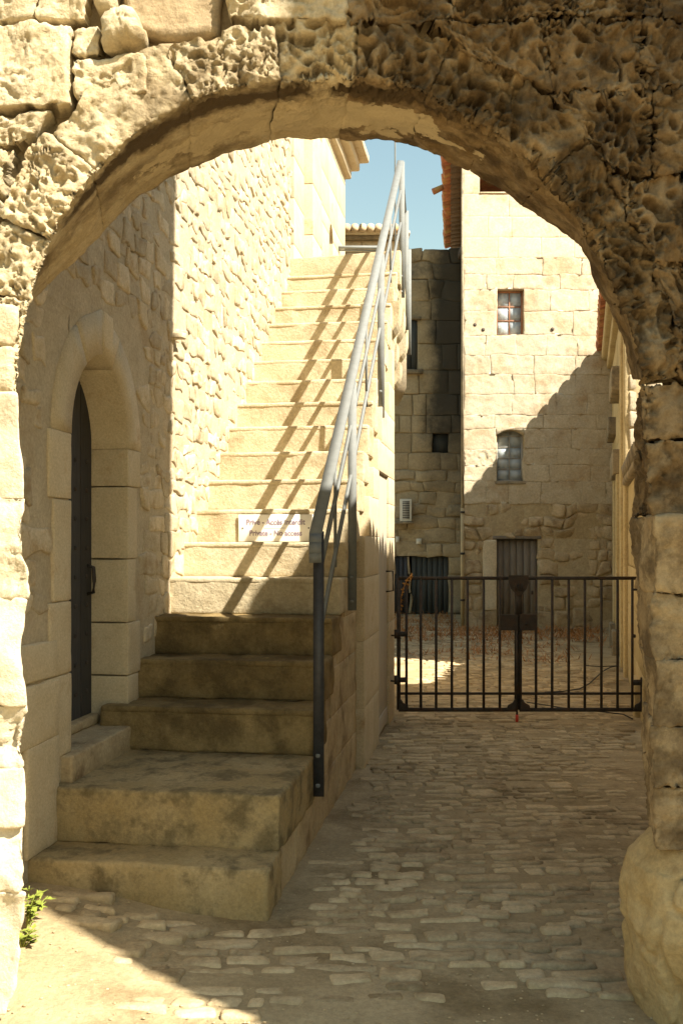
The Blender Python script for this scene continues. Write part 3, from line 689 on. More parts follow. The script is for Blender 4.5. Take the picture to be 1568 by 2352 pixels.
# ------------------------------------------------------------------ the house on the left
HOUSE = thing('rubble_house', 'tall rubble-stone house with pointed doorway along the left of the stairs', 'house', tuple(S(1, -1.3, 0)))
VW = -1.07
def wv(u): return VW - .006 * max(u, 0)
WU = (SU - .006 * SV); FL = Frame(SO + VW * SV, WU, SV + .006 * SU)      # a = u, b = z, c = out of the wall
DU0, DU1, DZ0, DZS, DZT = .435, 1.21, .59, 2.14, 2.60        # doorway: jambs, sill, springing, apex
def door_arch(n=24, off=0.):
    """pointed doorway head, left springing to right springing, in (u, z)"""
    w = (DU1 - DU0) / 2; h = DZT - DZS; um = (DU0 + DU1) / 2
    Rr = (w * w + h * h) / (2 * w); pts = []
    for k in range(n + 1):
        t = k / n
        if t <= .5:
            a0 = PI; a1 = PI - math.asin(h / Rr); a = a0 + (a1 - a0) * t * 2
            pts.append((DU0 + Rr + (Rr + off) * math.cos(a), DZS + (Rr + off) * math.sin(a)))
        else:
            a1 = math.asin(h / Rr); a = a1 * (1 - (t - .5) * 2)
            pts.append((DU1 - Rr + (Rr + off) * math.cos(a), DZS + (Rr + off) * math.sin(a)))
    if off: 
        pts[n // 2] = (um, DZT + off * 1.12)
    return pts
def house_wall():
    # mortar face with the doorway cut out, u -0.7 .. 6.05
    V = []; Fq = []
    def grid(u0, u1, z0, z1, n=.09):
        nu = max(1, int((u1 - u0) / n)); nz = max(1, int((z1 - z0) / n)); b = len(V)
        for i in range(nu + 1):
            for k in range(nz + 1): V.append((u0 + (u1 - u0) * i / nu, z0 + (z1 - z0) * k / nz))
        for i in range(nu):
            for k in range(nz):
                q = b + i * (nz + 1) + k; Fq.append((q, q + nz + 1, q + nz + 2, q + 1))
    zr = 2.75
    grid(-.7, DU0, -.1, zr); grid(DU1, 6.05, -.1, zr); grid(-.7, 6.05, zr, 7.0); grid(DU0, DU1, -.1, DZ0)
    arc = door_arch(24); b = len(V)
    for (u, z) in arc: V.append((u, z)); V.append((u, zr))
    for i in range(24): Fq.append((b + 2 * i, b + 2 * i + 2, b + 2 * i + 3, b + 2 * i + 1))
    P = np.array([FL(u, z, 0) for u, z in V])
    dq = -.004 + .008 * fbm(P * 5, 3, 4) + .004 * fbm(P * 16, 2, 6)
    P = P + np.array(SV)[None, :] * dq[:, None]
    put('mortar_face', (P, np.array(Fq)), M['rubble_mortar'], HOUSE)
    # solid behind: body of the house, with the door niche left open
    body = []
    for (u0, u1, z0, z1) in ((-.7, DU0 - .1, -.1, 7.), (DU1 + .1, 9.2, -.1, 7.), (DU0 - .1, DU1 + .1, 2.75, 7.)):
        body.append(FL.box(u0, u1, z0, z1, -3.0, -.06 if u1 < 9 else -.09, sp=1.2, r=.001))
    put('wall_body', join(body), M['rubble_mortar'], HOUSE, smooth=False)
house_wall()
def house_stones():
    rnd = random.Random(3); L = []
    holes = [(DU0 - .25, DU1 + .20, .0, 2.86)]
    z = -.02
    while z < 6.3:
        h = rnd.uniform(.085, .165) if z < 1.9 else rnd.uniform(.065, .13)
        u = -.65 + rnd.uniform(0, .15)
        while u < 6.0:
            w = rnd.uniform(.09, .30) if z < 1.9 else rnd.uniform(.06, .22)
            cu, cz = u + w / 2, z + h / 2
            zs = STEP_Z[max([k for k in range(20) if STEP_U[k] <= cu], default=0)] if cu > 0 else 0
            hidden = (cz < zs - .1) or cu < -.4
            D = FL(cu, cz)[1]; py = HY - (cz - EYE) * F_PX / D; pxx = CX + FL(cu, cz)[0] * F_PX / D
            hidden = hidden or py < 250 or (pxx < 430 and py < 300)
            inh = (-.4 < cu < .33 and .16 < cz < 1.2) or holes[0][0] - w * .35 < cu < holes[0][1] + w * .35 and cz < holes[0][3] + h * .3
            if not hidden and not inh and rnd.random() > .10:
                L.append((u, w, z + rnd.uniform(-.012, .012), h, D))
            u += w + rnd.uniform(.004, .04)
        z += h + rnd.uniform(.0, .03)
    L.sort(key=lambda s: -s[1] * s[3] / s[4] ** 2.6)
    def mk(u, w, z, h, D):
        p = rnd.choice((-.002, .002, .004, .006, .011, .003))
        c8 = FL.c8(u, u + w, z, z + h, -.05, p, min(.024, h * .2), rnd)
        res = (7, 6, 4) if D < 7.5 else (5, 4, 3)
        return rbox(c8, r=.012, amp=.007, freq=22, octv=3, seed=rnd.randint(0, 999), res=res, warp=(.03, 11., (.15, 1., 1.)))
    for s in L[:300]: put('stone', mk(*s), M['rubble'], HOUSE)
    if L[300:]: put('stones', join([mk(*s) for s in L[300:]]), M['rubble'], HOUSE, kind='stuff')
house_stones()
def doorway():
    rnd = random.Random(5)
    # jamb stones: each runs through the reveal
    zr = [(1.78, 2.14), (1.18, 1.775), (.59, 1.175)]
    zl = [(1.82, 2.14), (1.33, 1.815), (.98, 1.325), (.59, .975)]
    wl = [.25, .20, .24, .30]; wr = [.10, .085, .075]
    zr = [(1.93, 2.14), (1.52, 1.925), (1.16, 1.515), (.86, 1.155), (.59, .855)]; wr = [.20, .15, .13, .21, .17]
    for (z0, z1), w in zip(zr, wr): put('jamb_stone', FL.box(DU1, DU1 + w, z0, z1 - .002, -.26, .010, sp=.04, r=.005, amp=.004, freq=9), M['ashlar'], HOUSE)
    for (z0, z1), w in zip(zl, wl): put('jamb_stone', FL.box(DU0 - w, DU0, z0, z1 - .002, -.26, .010, sp=.04, r=.005, amp=.004, freq=9), M['ashlar'], HOUSE)
    # head stones
    inn = door_arch(24, 0.); outr = door_arch(24, .21)
    cuts = [(0, 8), (8, 12), (12, 15), (15, 24)]
    for a, b in cuts:
        V = []
        for i in range(a, b + 1):
            (u0, z0), (u1, z1) = inn[i], outr[i]
            for (u, z, c) in ((u0, z0, -.26), (u0, z0, .010), (u1, z1, .010), (u1, z1, -.05)): V.append(FL(u, z, c))
        n = b - a + 1; Fq = []
        for i in range(n - 1):
            for j in range(3): Fq.append((i * 4 + j, i * 4 + j + 1, i * 4 + j + 5, i * 4 + j + 4))
        V = np.array(V); Fq.append((0, 3, 2, 1)); e = (n - 1) * 4; Fq.append((e, e + 1, e + 2, e + 3))
        o = put('head_stone', (V, np.array(Fq)), M['ashlar'], HOUSE, smooth=False)
    # broken socket stone over the crown
    put('crown_stone', FL.box((DU0 + DU1) / 2 + .02, (DU0 + DU1) / 2 + .17, 2.64, 2.84, -.05, .012, sp=.03, r=.012, amp=.010, freq=14, j=.01), M['ashlar'], HOUSE)
    # big smooth blocks below left of the door
    for (u0, u1, z0, z1) in ((-.22, .29, .70, .975), (-.05, .285, .20, .69), (-.35, .28, .98, 1.16)):
        put('block', FL.box(u0, u1, z0, z1, -.05, .016, sp=.05, r=.012, amp=.006, freq=8, j=.012), M['ashlar'], HOUSE)
    # sill and threshold
    put('sill', FL.box(DU0 - .10, DU1 + .09, .44, .588, -.27, .055, sp=.04, r=.012, amp=.004, freq=9), M['stair_side'], HOUSE)
    put('threshold', FL.box(DU0 + .002, DU1 - .002, .588, .645, -.30, -.15, sp=.04, r=.015, amp=.003), M['stair_side'], HOUSE)
    # door leaf: planks with a pointed head
    def head(u):
        w = (DU1 - DU0) / 2; h = DZT - DZS; Rr = (w * w + h * h) / (2 * w)
        c = DU0 + Rr if u < (DU0 + DU1) / 2 else DU1 - Rr
        return DZS + math.sqrt(max(0, Rr * Rr - (u - c) ** 2))
    door = put('door', FL.box(DU0 - .05, DU1 + .05, .60, 2.62, -.29, -.237, sp=.5, r=.002), M['wood_dark'], HOUSE, smooth=False)
    n = 5; w = (DU1 - DU0) / n
    for i in range(n):
        u0 = DU0 + i * w + .004; u1 = u0 + w - .008
        poly = [FL(u0, .64, -.235), FL(u1, .64, -.235), FL(u1, head(u1 - .004) + .02, -.235), FL((u0 + u1) / 2, head((u0 + u1) / 2) + .02, -.235), FL(u0, head(u0 + .004) + .02, -.235)]
        pl = put('plank', prism(poly, np.array(SV) * .03), M['wood_dark'], door, smooth=False)
    for i in range(n):
        for z in np.arange(.78, 2.2, .16):
            p = FL(DU0 + (i + .5) * w, z, -.203)
            put('stud', rbox(Frame(p, SU, SV).c8(-.012, .012, -.012, .012, -.006, .008), res=(3, 3, 3), r=.01), M['iron'], door)
    h = [FL(DU1 - .06, 1.48, -.205), FL(DU1 - .06, 1.47, -.17), FL(DU1 - .06, 1.39, -.165), FL(DU1 - .06, 1.33, -.17), FL(DU1 - .06, 1.32, -.205)]
    put('handle', tube(h, .011), M['iron'], door)
doorway()
def house_upper():
    # ashlar pilasters and plain wall beside the landing
    z0 = STEP_Z[19] + .002
    rnd = random.Random(9)
    def colu(u0, u1, c0, c1, nm, hs, mt='ashlar'):
        z = z0 - .3
        while z < 7.0:
            h = rnd.uniform(*hs); put(nm, FV.box(u0, u1, z, min(z + h - .006, 7.), c0, c1, sp=.12, r=.006, amp=.004, freq=6), M[mt], HOUSE); z += h
    colu(6.18, 6.75, -1.6, -1.10, 'pilaster_block', (.42, .6))
    colu(6.752, 7.35, -1.6, -1.00, 'pilaster_block', (.55, .8))
    # long wall with the slit window
    W0, W1, zs0, zs1 = 7.95, 8.25, 5.02, 5.62
    rows = [z0 - .3, 4.62, 5.02, 5.42, 5.62, 6.05, 6.5, 7.0]
    for (a0, a1, b0, b1) in courses(rows, 7.354, 9.3, .45, .8, [(W0, W1, zs0, zs1)], rnd, .006):
        put('block', FV.box(a0, a1, b0, b1, -1.6, -1.012, sp=.15, r=.005, amp=.004, freq=5), M['ashlar'], HOUSE)
    # slit window: arched recess
    win = put('slit_window', FV.box(W0 - .02, W1 + .02, zs0, zs1, -1.5, -1.22, sp=.2, r=.003), M['room'], HOUSE, smooth=False)
    for s in (0, 1):
        pts = []
        ux = W0 if s == 0 else W1; um = (W0 + W1) / 2
        for k in range(7):
            a = PI - k / 6 * PI / 2
            pts.append((um + (1 if s == 0 else -1) * .15 * math.cos(a), zs1 - .22 + .20 * math.sin(a)))
        poly = [FV(ux, zs1, -1.2)] + [FV(u, z, -1.2) for u, z in pts] + [FV(um, zs1, -1.2)]
        put('head', prism(poly, np.array(SV) * .187), M['ashlar'], win, smooth=False)
    # cornice and roof edge
    for k, (c, za, zb) in enumerate(((-.94, 6.62, 6.76), (-.84, 6.762, 6.90), (-.72, 6.902, 7.02))):
        put('cornice', FV.box(5.6, 9.3 + .1 * (k + 1), za, zb, -1.5, c, sp=.2, r=.02, amp=.008, freq=5), M['ashlar'], HOUSE)
    for i in range(16):
        u = 5.7 + i * .25; pts = [FV(u, 7.14, -.95), FV(u, 7.26, -1.5)]
        put('tile', tube(pts, (.09, .075), 8), M['tile'], HOUSE)
    put('roof', rbox([[[FV(u, z + (.25 if c < -2 else 0), c) for c in (-3.2, -.78)] for z in (7.022, 7.06)] for u in (-.7, 9.55)], sp=1., r=.004), M['tile'], HOUSE, smooth=False)
    # little tile bracket sticking out at the sun line
    put('bracket', FL.box(2.04, 2.13, 2.94, 2.985, -.06, .075, sp=.03, r=.01, amp=.006, freq=14, j=.012), M['ashlar'], HOUSE)
house_upper()

# ------------------------------------------------------------------ the staircase
STAIR = thing('stone_staircase', 'steep straight flight of worn stone steps climbing to a landing', 'staircase', tuple(S(0, -.5, 0)))
def stair_profile(b0, b1):                                  # where a course with top b1 may start
    for k in range(20):
        if STEP_Z[k] - (.22 if k > 1 else .2) >= b1 - .02: return STEP_U[k] + .03
    return STEP_U[19] + .03
def stairs():
    for k in range(20):
        z1 = STEP_Z[k]; z0 = (STEP_Z[k - 1] if k else -.06) - (.003 if k else 0)
        u0 = STEP_U[k]; u1 = (STEP_U[k + 1] if k < 19 else u0 + .4) + (.06 if k < 19 else 0)
        vr = .012 if k < 2 else .02
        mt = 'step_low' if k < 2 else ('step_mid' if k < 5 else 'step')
        vl = -1.2 if k < 17 else -1.3
        D = S(u0, 0, 0)[1]; sp = .022 if D < 6 else .035
        res = (int((u1 - u0) / sp) + 3, int((z1 - z0) / (sp * .8)) + 2, int(1.2 / sp))
        c8 = FV.c8(u0, u1, z0, z1, vl, vr, .004)
        put('step', rbox(c8, r=.014 if k < 6 else .009, amp=.014 if k < 5 else .008, freq=9, octv=4, seed=k * 1.7, res=res), M[mt], STAIR)
    # thin nosing seam across the broad second tread
    for k in range(2, 20):
        u0 = STEP_U[k]; nos = FV.box(u0 - .005, u0 + .02, STEP_Z[k] - .034, STEP_Z[k] + .0015, -1.19, .018, sp=.06, r=.012, amp=.003, freq=10, seed=k)
        put('nosing', nos, M['step_mid' if k < 5 else 'step'], STAIR)
    # heart of the flight
    parts = []
    for k in range(20):
        u1 = (STEP_U[k + 1] if k < 19 else 9.3); z1 = STEP_Z[k] - .2
        if STEP_U[k] < 5.15: parts.append(FV.box(STEP_U[k] + .03, min(u1 + .03, 5.15), -.05, z1, -1.15, -.004, sp=1, r=.001))
        parts.append(FV.box(STEP_U[k] + .05, u1 + .05, -.05, z1 - .01, -1.25, -.36, sp=1, r=.001))
    put('stair_core', join(parts), M['stair_side'], STAIR, smooth=False)
    rnd = random.Random(21)
    # side stones beside the lower flight
    rows = [-.03, .26, .55, .84, 1.12, 1.38, 1.62]
    for r in courses(rows, .30, 2.90, .3, .6, (), rnd, .003, start=lambda b0, b1: stair_profile(b0, b1)):
        put('side_stone', FV.box(r[0], r[1], r[2], r[3], -.10, .002, sp=.04, r=.006, amp=.010, freq=10), M['stair_side'], STAIR)
    # the pier with the store door: projects a hand's breadth
    rows = [-.03, .42, .90, 1.36, 1.66, 1.96, 2.2, 2.45, 2.75, 3.05, 3.40]
    dh = (3.87, 4.68, -.1, 2.2)
    for r in courses(rows, 2.90, 5.17, .5, .95, [dh], rnd, .002, start=lambda b0, b1: stair_profile(b0, b1)):
        put('pier_stone', FV.box(r[0], r[1], r[2], r[3], -.12, .06, sp=.05, r=.004, amp=.005, freq=7), M['ashlar'], STAIR)
    # landing slab on corbels, guided by the railing line
    e0 = np.array((.60, 10.05)); e1 = np.array((.905, 13.45))
    c8 = np.zeros((2, 2, 2, 3)); a0 = S(6.0, -1.25, 0); a1 = S(9.5, -1.25, 0)
    for i, (a, e) in enumerate(((a0, e0), (a1, e1))):
        for k, z in ((0, 4.22), (1, 4.572)):
            c8[i, k, 0] = (a[0], a[1], z); c8[i, k, 1] = (e[0], e[1], z)
    put('landing', rbox(c8, sp=.12, r=.015, amp=.006, freq=5), M['step'], STAIR)
    for D in (9.62, 10.25, 11.15, 12.3):
        u = uD(D); t = (D - 10.05) / 3.4; vx = (e0 + (e1 - e0) * t); vr = ((np.array((*vx, 0)) - SO) @ SV) - .005
        top = 4.218 if D > 10 else 3.95
        for (za, zb, vv, nm) in ((top - .36, top, vr, 'corbel'), (top - .70, top - .362, vr - .075, 'corbel')):
            n = 8; poly = [S(u, -.36, zb), S(u, vv, zb)]
            for q in range(n + 1):
                a = q / n * PI / 2; poly.append(S(u, vv - .20 * (1 - math.cos(a)), zb - .10 - (zb - za - .10) * math.sin(a)))
            poly.append(S(u, -.36, za))
            put(nm, prism(poly, np.array(SU) * .30), M['step'], STAIR, smooth=False)
    # under-stair door
    d = put('door', FV.box(3.88, 4.67, .0, 2.19, -.06, .028, sp=.4, r=.003), M['door_beige'], STAIR, smooth=False)
    for i in range(6):
        put('plank', FV.box(3.885 + i * .13, 3.885 + i * .13 + .126, .16, 2.17, .028, .040, sp=.5, r=.003), M['door_beige'], d, smooth=False)
    put('kick_board', FV.box(3.89, 4.66, .02, .155, .028, .045, sp=.4, r=.003), M['door_beige'], d, smooth=False)
    h = [FV(4.60, 1.36, .04), FV(4.60, 1.36, .10), FV(4.60, 1.19, .105), FV(4.60, 1.18, .04)]
    put('handle', tube(h, .009), M['iron'], d)
    for z in (.75, 1.75): put('hinge', FV.box(3.87, 3.90, z, z + .14, .04, .055, sp=.1, r=.003), M['iron'], d, smooth=False)
stairs()

# ------------------------------------------------------------------ the steel railing
RAIL = thing('stair_railing', 'grey galvanised steel railing with flat bars up the open side of stairs', 'railing', tuple(S(uD(5.33), .03, .25)))
def railing():
    SL = .782
    def ra(D, v=.035): return np.array((-.328 + .15 * (D - 4.27) + v, D, 1.72 + SL * (D - 5.385)))
    sv = np.array((1, 0, 0))
    a, b = ra(5.30), ra(10.30)
    put('handrail', bar(a, b, .066, .014, sv), M['galv'], RAIL, smooth=False)
    curl = [a, a + (0, -.035, -.045), a + (0, -.045, -.10), a + (0, -.03, -.15)]
    for p, q in zip(curl[:-1], curl[1:]): put('handrail_end', bar(p, q, .066, .014, sv), M['galv'], RAIL, smooth=False)
    for off in (.31, .64):
        p, q = ra(5.36) - (0, 0, off), ra(10.28) - (0, 0, off)
        put('mid_rail', bar(p, q, .022, .034, sv), M['galv'], RAIL, smooth=False)
    for i, (D, zb) in enumerate(((5.33, .25), (6.62, 1.16), (8.35, 2.66), (10.30, 4.15))):
        t = ra(D); m = 'iron_dark' if i == 0 else 'galv'
        post = put('post', bar((t[0] + .012, D, zb), (t[0] + .012, D, t[2] - .008), .058, .012, sv), M[m], RAIL, smooth=False)
        for z in (zb + .06, zb + .22, t[2] - .06):
            put('bolt', rbox(WF.c8(t[0] - .004, t[0] + .020, z - .011, z + .011, D - .022, D - .004), res=(3, 3, 3), r=.008), M['galv'], post)
    for D in (6.0, 7.5, 9.3):
        t = ra(D)
        put('stiffener', bar((t[0] - .004, D, t[2] - .012), (t[0] - .004, D, t[2] - .74), .02, .012, sv), M['galv'], RAIL, smooth=False)
    # railing along the landing
    def la(D): return np.array((.60 + .09 * (D - 10.30), D, 5.575))
    put('landing_handrail', bar(ra(10.28), la(13.42), .055, .012, sv), M['galv'], RAIL, smooth=False)
    for off in (.36, .70):
        put('landing_mid_rail', bar(la(10.32) - (0, 0, off), la(13.42) - (0, 0, off), .012, .03, sv), M['galv'], RAIL, smooth=False)
    for D in (11.85, 13.40):
        t = la(D); put('post', bar((t[0] + .03, D, 4.15), (t[0] + .03, D, t[2] - .007), .058, .012, sv), M['galv'], RAIL, smooth=False)
    for D in np.arange(5.6, 10.2, .55):
        t = ra(D); put('bolt', rbox(WF.c8(t[0] - .008, t[0] + .008, t[2] - .02, t[2] - .004, D - .01, D + .006), res=(3, 3, 3), r=.006), M['iron_dark'], RAIL)
railing()
g = thing('landing_guard_rail', 'thin grey pipe rail across the far end of landing by the wall', 'railing', tuple(S(9.1, -.6, 4.57)))
put('rail', tube([P3(748, 568, 13.0), P3(880, 568, 13.1)], .022, 8), M['galv'], g)
put('rail', tube([P3(748, 574, 13.02), P3(880, 576, 13.12)], .012, 8), M['galv'], g)
put('post', tube([P3(750, 566, 13.0), P3(750, 600, 13.0) * (1, 1, 0) + np.array((0, 0, 4.56))], .02, 8), M['galv'], g)
put('metal_rod', (tube([P3(907, 440, 14.0) * (1, 1, 0) + np.array((0, 0, 4.9)), P3(907, 320, 14.0), P3(907, 250, 14.0)], .012, 6)), M['galv'],
    label='thin upright metal rod rising above the top of the railing', cat='rod')

# ------------------------------------------------------------------ the sign
def sign():
    u = STEP_U[7] - .014; z0, z1 = 1.618, 1.806; v0, v1 = -.781, -.254
    FS = Frame(S(u, 0, 0), SV, -np.array(SU))
    t = thing('notice_board', 'small white notice forbidding access screwed to a stair riser', 'sign', tuple(FS(-.5, z0, 0)))
    pl = put('plate', FS.box(v0, v1, z0, z1, -.004, .004, sp=.3, r=.002), M['white'], t, smooth=False)
    for v in (v0 + .03, v1 - .03):
        put('screw', rbox(FS.c8(v - .005, v + .005, (z0 + z1) / 2 - .005, (z0 + z1) / 2 + .005, .003, .008), res=(3, 3, 3), r=.004), M['iron'], pl)
    put('rule', FS.box(-.60, -.45, (z0 + z1) / 2 - .0015, (z0 + z1) / 2 + .0015, .003, .0052, sp=.3, r=.0005), M['ink'], pl, smooth=False)
    for txt, zc, wd in (('Privé - Accès interdit', z0 + .118, .415), ('Private - No access', z0 + .042, .37)):
        cu = bpy.data.curves.new('lettering', 'FONT'); cu.body = txt; cu.size = .05; cu.align_x = 'CENTER'; cu.offset = .0012
        to = bpy.data.objects.new('tmp_text', cu); COL.objects.link(to)
        dg = bpy.context.evaluated_depsgraph_get(); me = bpy.data.meshes.new_from_object(to.evaluated_get(dg))
        bpy.data.objects.remove(to)
        V = np.array([v.co[:] for v in me.vertices]); w = V[:, 0].max() - V[:, 0].min(); k = wd / w
        for vt in me.vertices:
            x, y, _ = vt.co; p = FS((v0 + v1) / 2 + x * k, zc + y * k * 1.12, .0062); vt.co = p
        me.materials.clear(); me.materials.append(M['ink']); me.name = 'lettering'
        o = bpy.data.objects.new('lettering', me); COL.objects.link(o); o.parent = pl
sign()

# ------------------------------------------------------------------ the iron gate
GD = 9.0
def gx(px): return (px - CX) * GD / F_PX
def gz(py): return EYE - (py - HY) * GD / F_PX
def leaf(label, cols, x0, x1, hinge_side):
    t = thing('gate_leaf', label, 'gate', (gx((x0 + x1) / 2), GD, 0), 'two leaves of the low iron gate')
    zt, zm, zb = gz(1328), gz(1593), gz(1630)
    sv = (0, 0, 1.)
    put('top_rail', bar((gx(x0), GD, zt), (gx(x1), GD, zt), .03, .022, sv), M['iron'], t, smooth=False)
    put('low_rail', bar((gx(x0), GD, zm), (gx(x1), GD, zm), .022, .014, sv), M['iron'], t, smooth=False)
    put('bottom_rail', bar((gx(x0), GD, zb), (gx(x1), GD, zb), .034, .022, sv), M['iron'], t, smooth=False)
    for k, c in enumerate(cols):
        fr = k in (0, len(cols) - 1); w = .034 if fr else .02
        ztop = zt if not (hinge_side > 0 and k == len(cols) - 1) else gz(1556)
        if fr: put('stile', bar((gx(c), GD, zb), (gx(c), GD, ztop), w, .02), M['iron'], t, smooth=False)
        else: put('bar', tube([(gx(c), GD, zb), (gx(c), GD, ztop)], .0125, 8), M['iron'], t)
    return t
GL = leaf('left leaf of the low rusty gate, hung on the stair wall', [915, 933, 966, 1001, 1037, 1073, 1110, 1147, 1185], 915, 1186, -1)
GR = leaf('right leaf of the low rusty gate, with the lock case', [1193, 1230, 1267, 1305, 1342, 1380, 1417, 1451, 1474], 1192, 1475, 1)
def gate_bits():
    def plate(nm, pts, par, th=.02, y=GD - .02, mt='iron'):
        return put(nm, prism([(gx(a), y, gz(b)) for a, b in pts], (0, -th, 0)), M[mt], par, smooth=False)
    plate('lock_plate', [(1145, 1447), (1145, 1411), (1187, 1411), (1187, 1447)], GL)
    lk = plate('lock_case', [(1190, 1447), (1190, 1410), (1229, 1410), (1229, 1447)], GR, .03)
    put('keyhole', tube([(gx(1206), GD - .05, gz(1433)), (gx(1206), GD - .062, gz(1433))], .014, 8), M['cable'], lk)
    sh = [(1166, 1321), (1211, 1321), (1211, 1338), (1206, 1352), (1197, 1364), (1190, 1370), (1182, 1364), (1171, 1352), (1166, 1338)]
    s = plate('shield_plate', sh[::-1], GR, .012, GD - .03)
    for a in (1182, 1189, 1196): put('slot', bar((gx(a), GD - .046, gz(1340)), (gx(a), GD - .046, gz(1356)), .012, .006), M['iron'], s, smooth=False)
    put('strap', bar((gx(1189), GD - .03, gz(1366)), (gx(1189), GD - .03, gz(1412)), .05, .012), M['iron'], GR, smooth=False)
    put('drop_bolt', tube([(gx(1185), GD - .03, gz(1447)), (gx(1185), GD - .03, gz(1642))], .009, 8), M['iron'], GL)
    put('bolt_tip', tube([(gx(1185), GD - .03, gz(1640)), (gx(1185), GD - .03, .0)], .014, 8), M['red'], GL)
    def gus(cx, sx, par):
        pts = [(cx, 1630), (cx + sx * 24, 1630), (cx + sx * 20, 1618), (cx + sx * 10, 1613), (cx + sx * 6, 1606), (cx, 1604)]
        plate('gusset', pts if sx < 0 else pts[::-1], par, .016)
    gus(915, 1, GL); gus(1185, -1, GL); gus(1193, 1, GR); gus(1475, -1, GR)
    for y in (1456, 1561):
        put('hinge', bar((gx(909), GD - .015, gz(y)), (gx(934), GD - .015, gz(y)), .045, .02, (0, 0, 1)), M['iron'], GL, smooth=False)
        put('hinge_pin', tube([(gx(910), GD - .02, gz(y - 10)), (gx(910), GD - .02, gz(y + 10))], .022, 8), M['iron'], GL)
        put('hinge_anchor', tube([(gx(910), GD, gz(y + 4)), (gx(896), GD + .04, gz(y + 4))], .008, 6), M['iron'], GL)
    put('hinge', bar((gx(1451), GD - .015, gz(1354)), (gx(1484), GD - .015, gz(1355)), .02, .02, (0, 0, 1)), M['iron'], GR, smooth=False)
    put('hinge_pin', tube([(gx(1474), GD, gz(1352)), (gx(1474), GD, gz(1372))], .02, 8), M['iron'], GR)
    put('hinge', bar((gx(1452), GD - .015, gz(1567)), (gx(1482), GD - .015, gz(1567)), .05, .02, (0, 0, 1)), M['iron'], GR, smooth=False)
    put('hinge_pin', tube([(gx(1478), GD, gz(1556)), (gx(1478), GD, gz(1582))], .024, 8), M['iron'], GR)
    put('stud', tube([(gx(1452), GD, gz(1461)), (gx(1458), GD, gz(1461))], .016, 8), M['iron'], GR)
gate_bits()

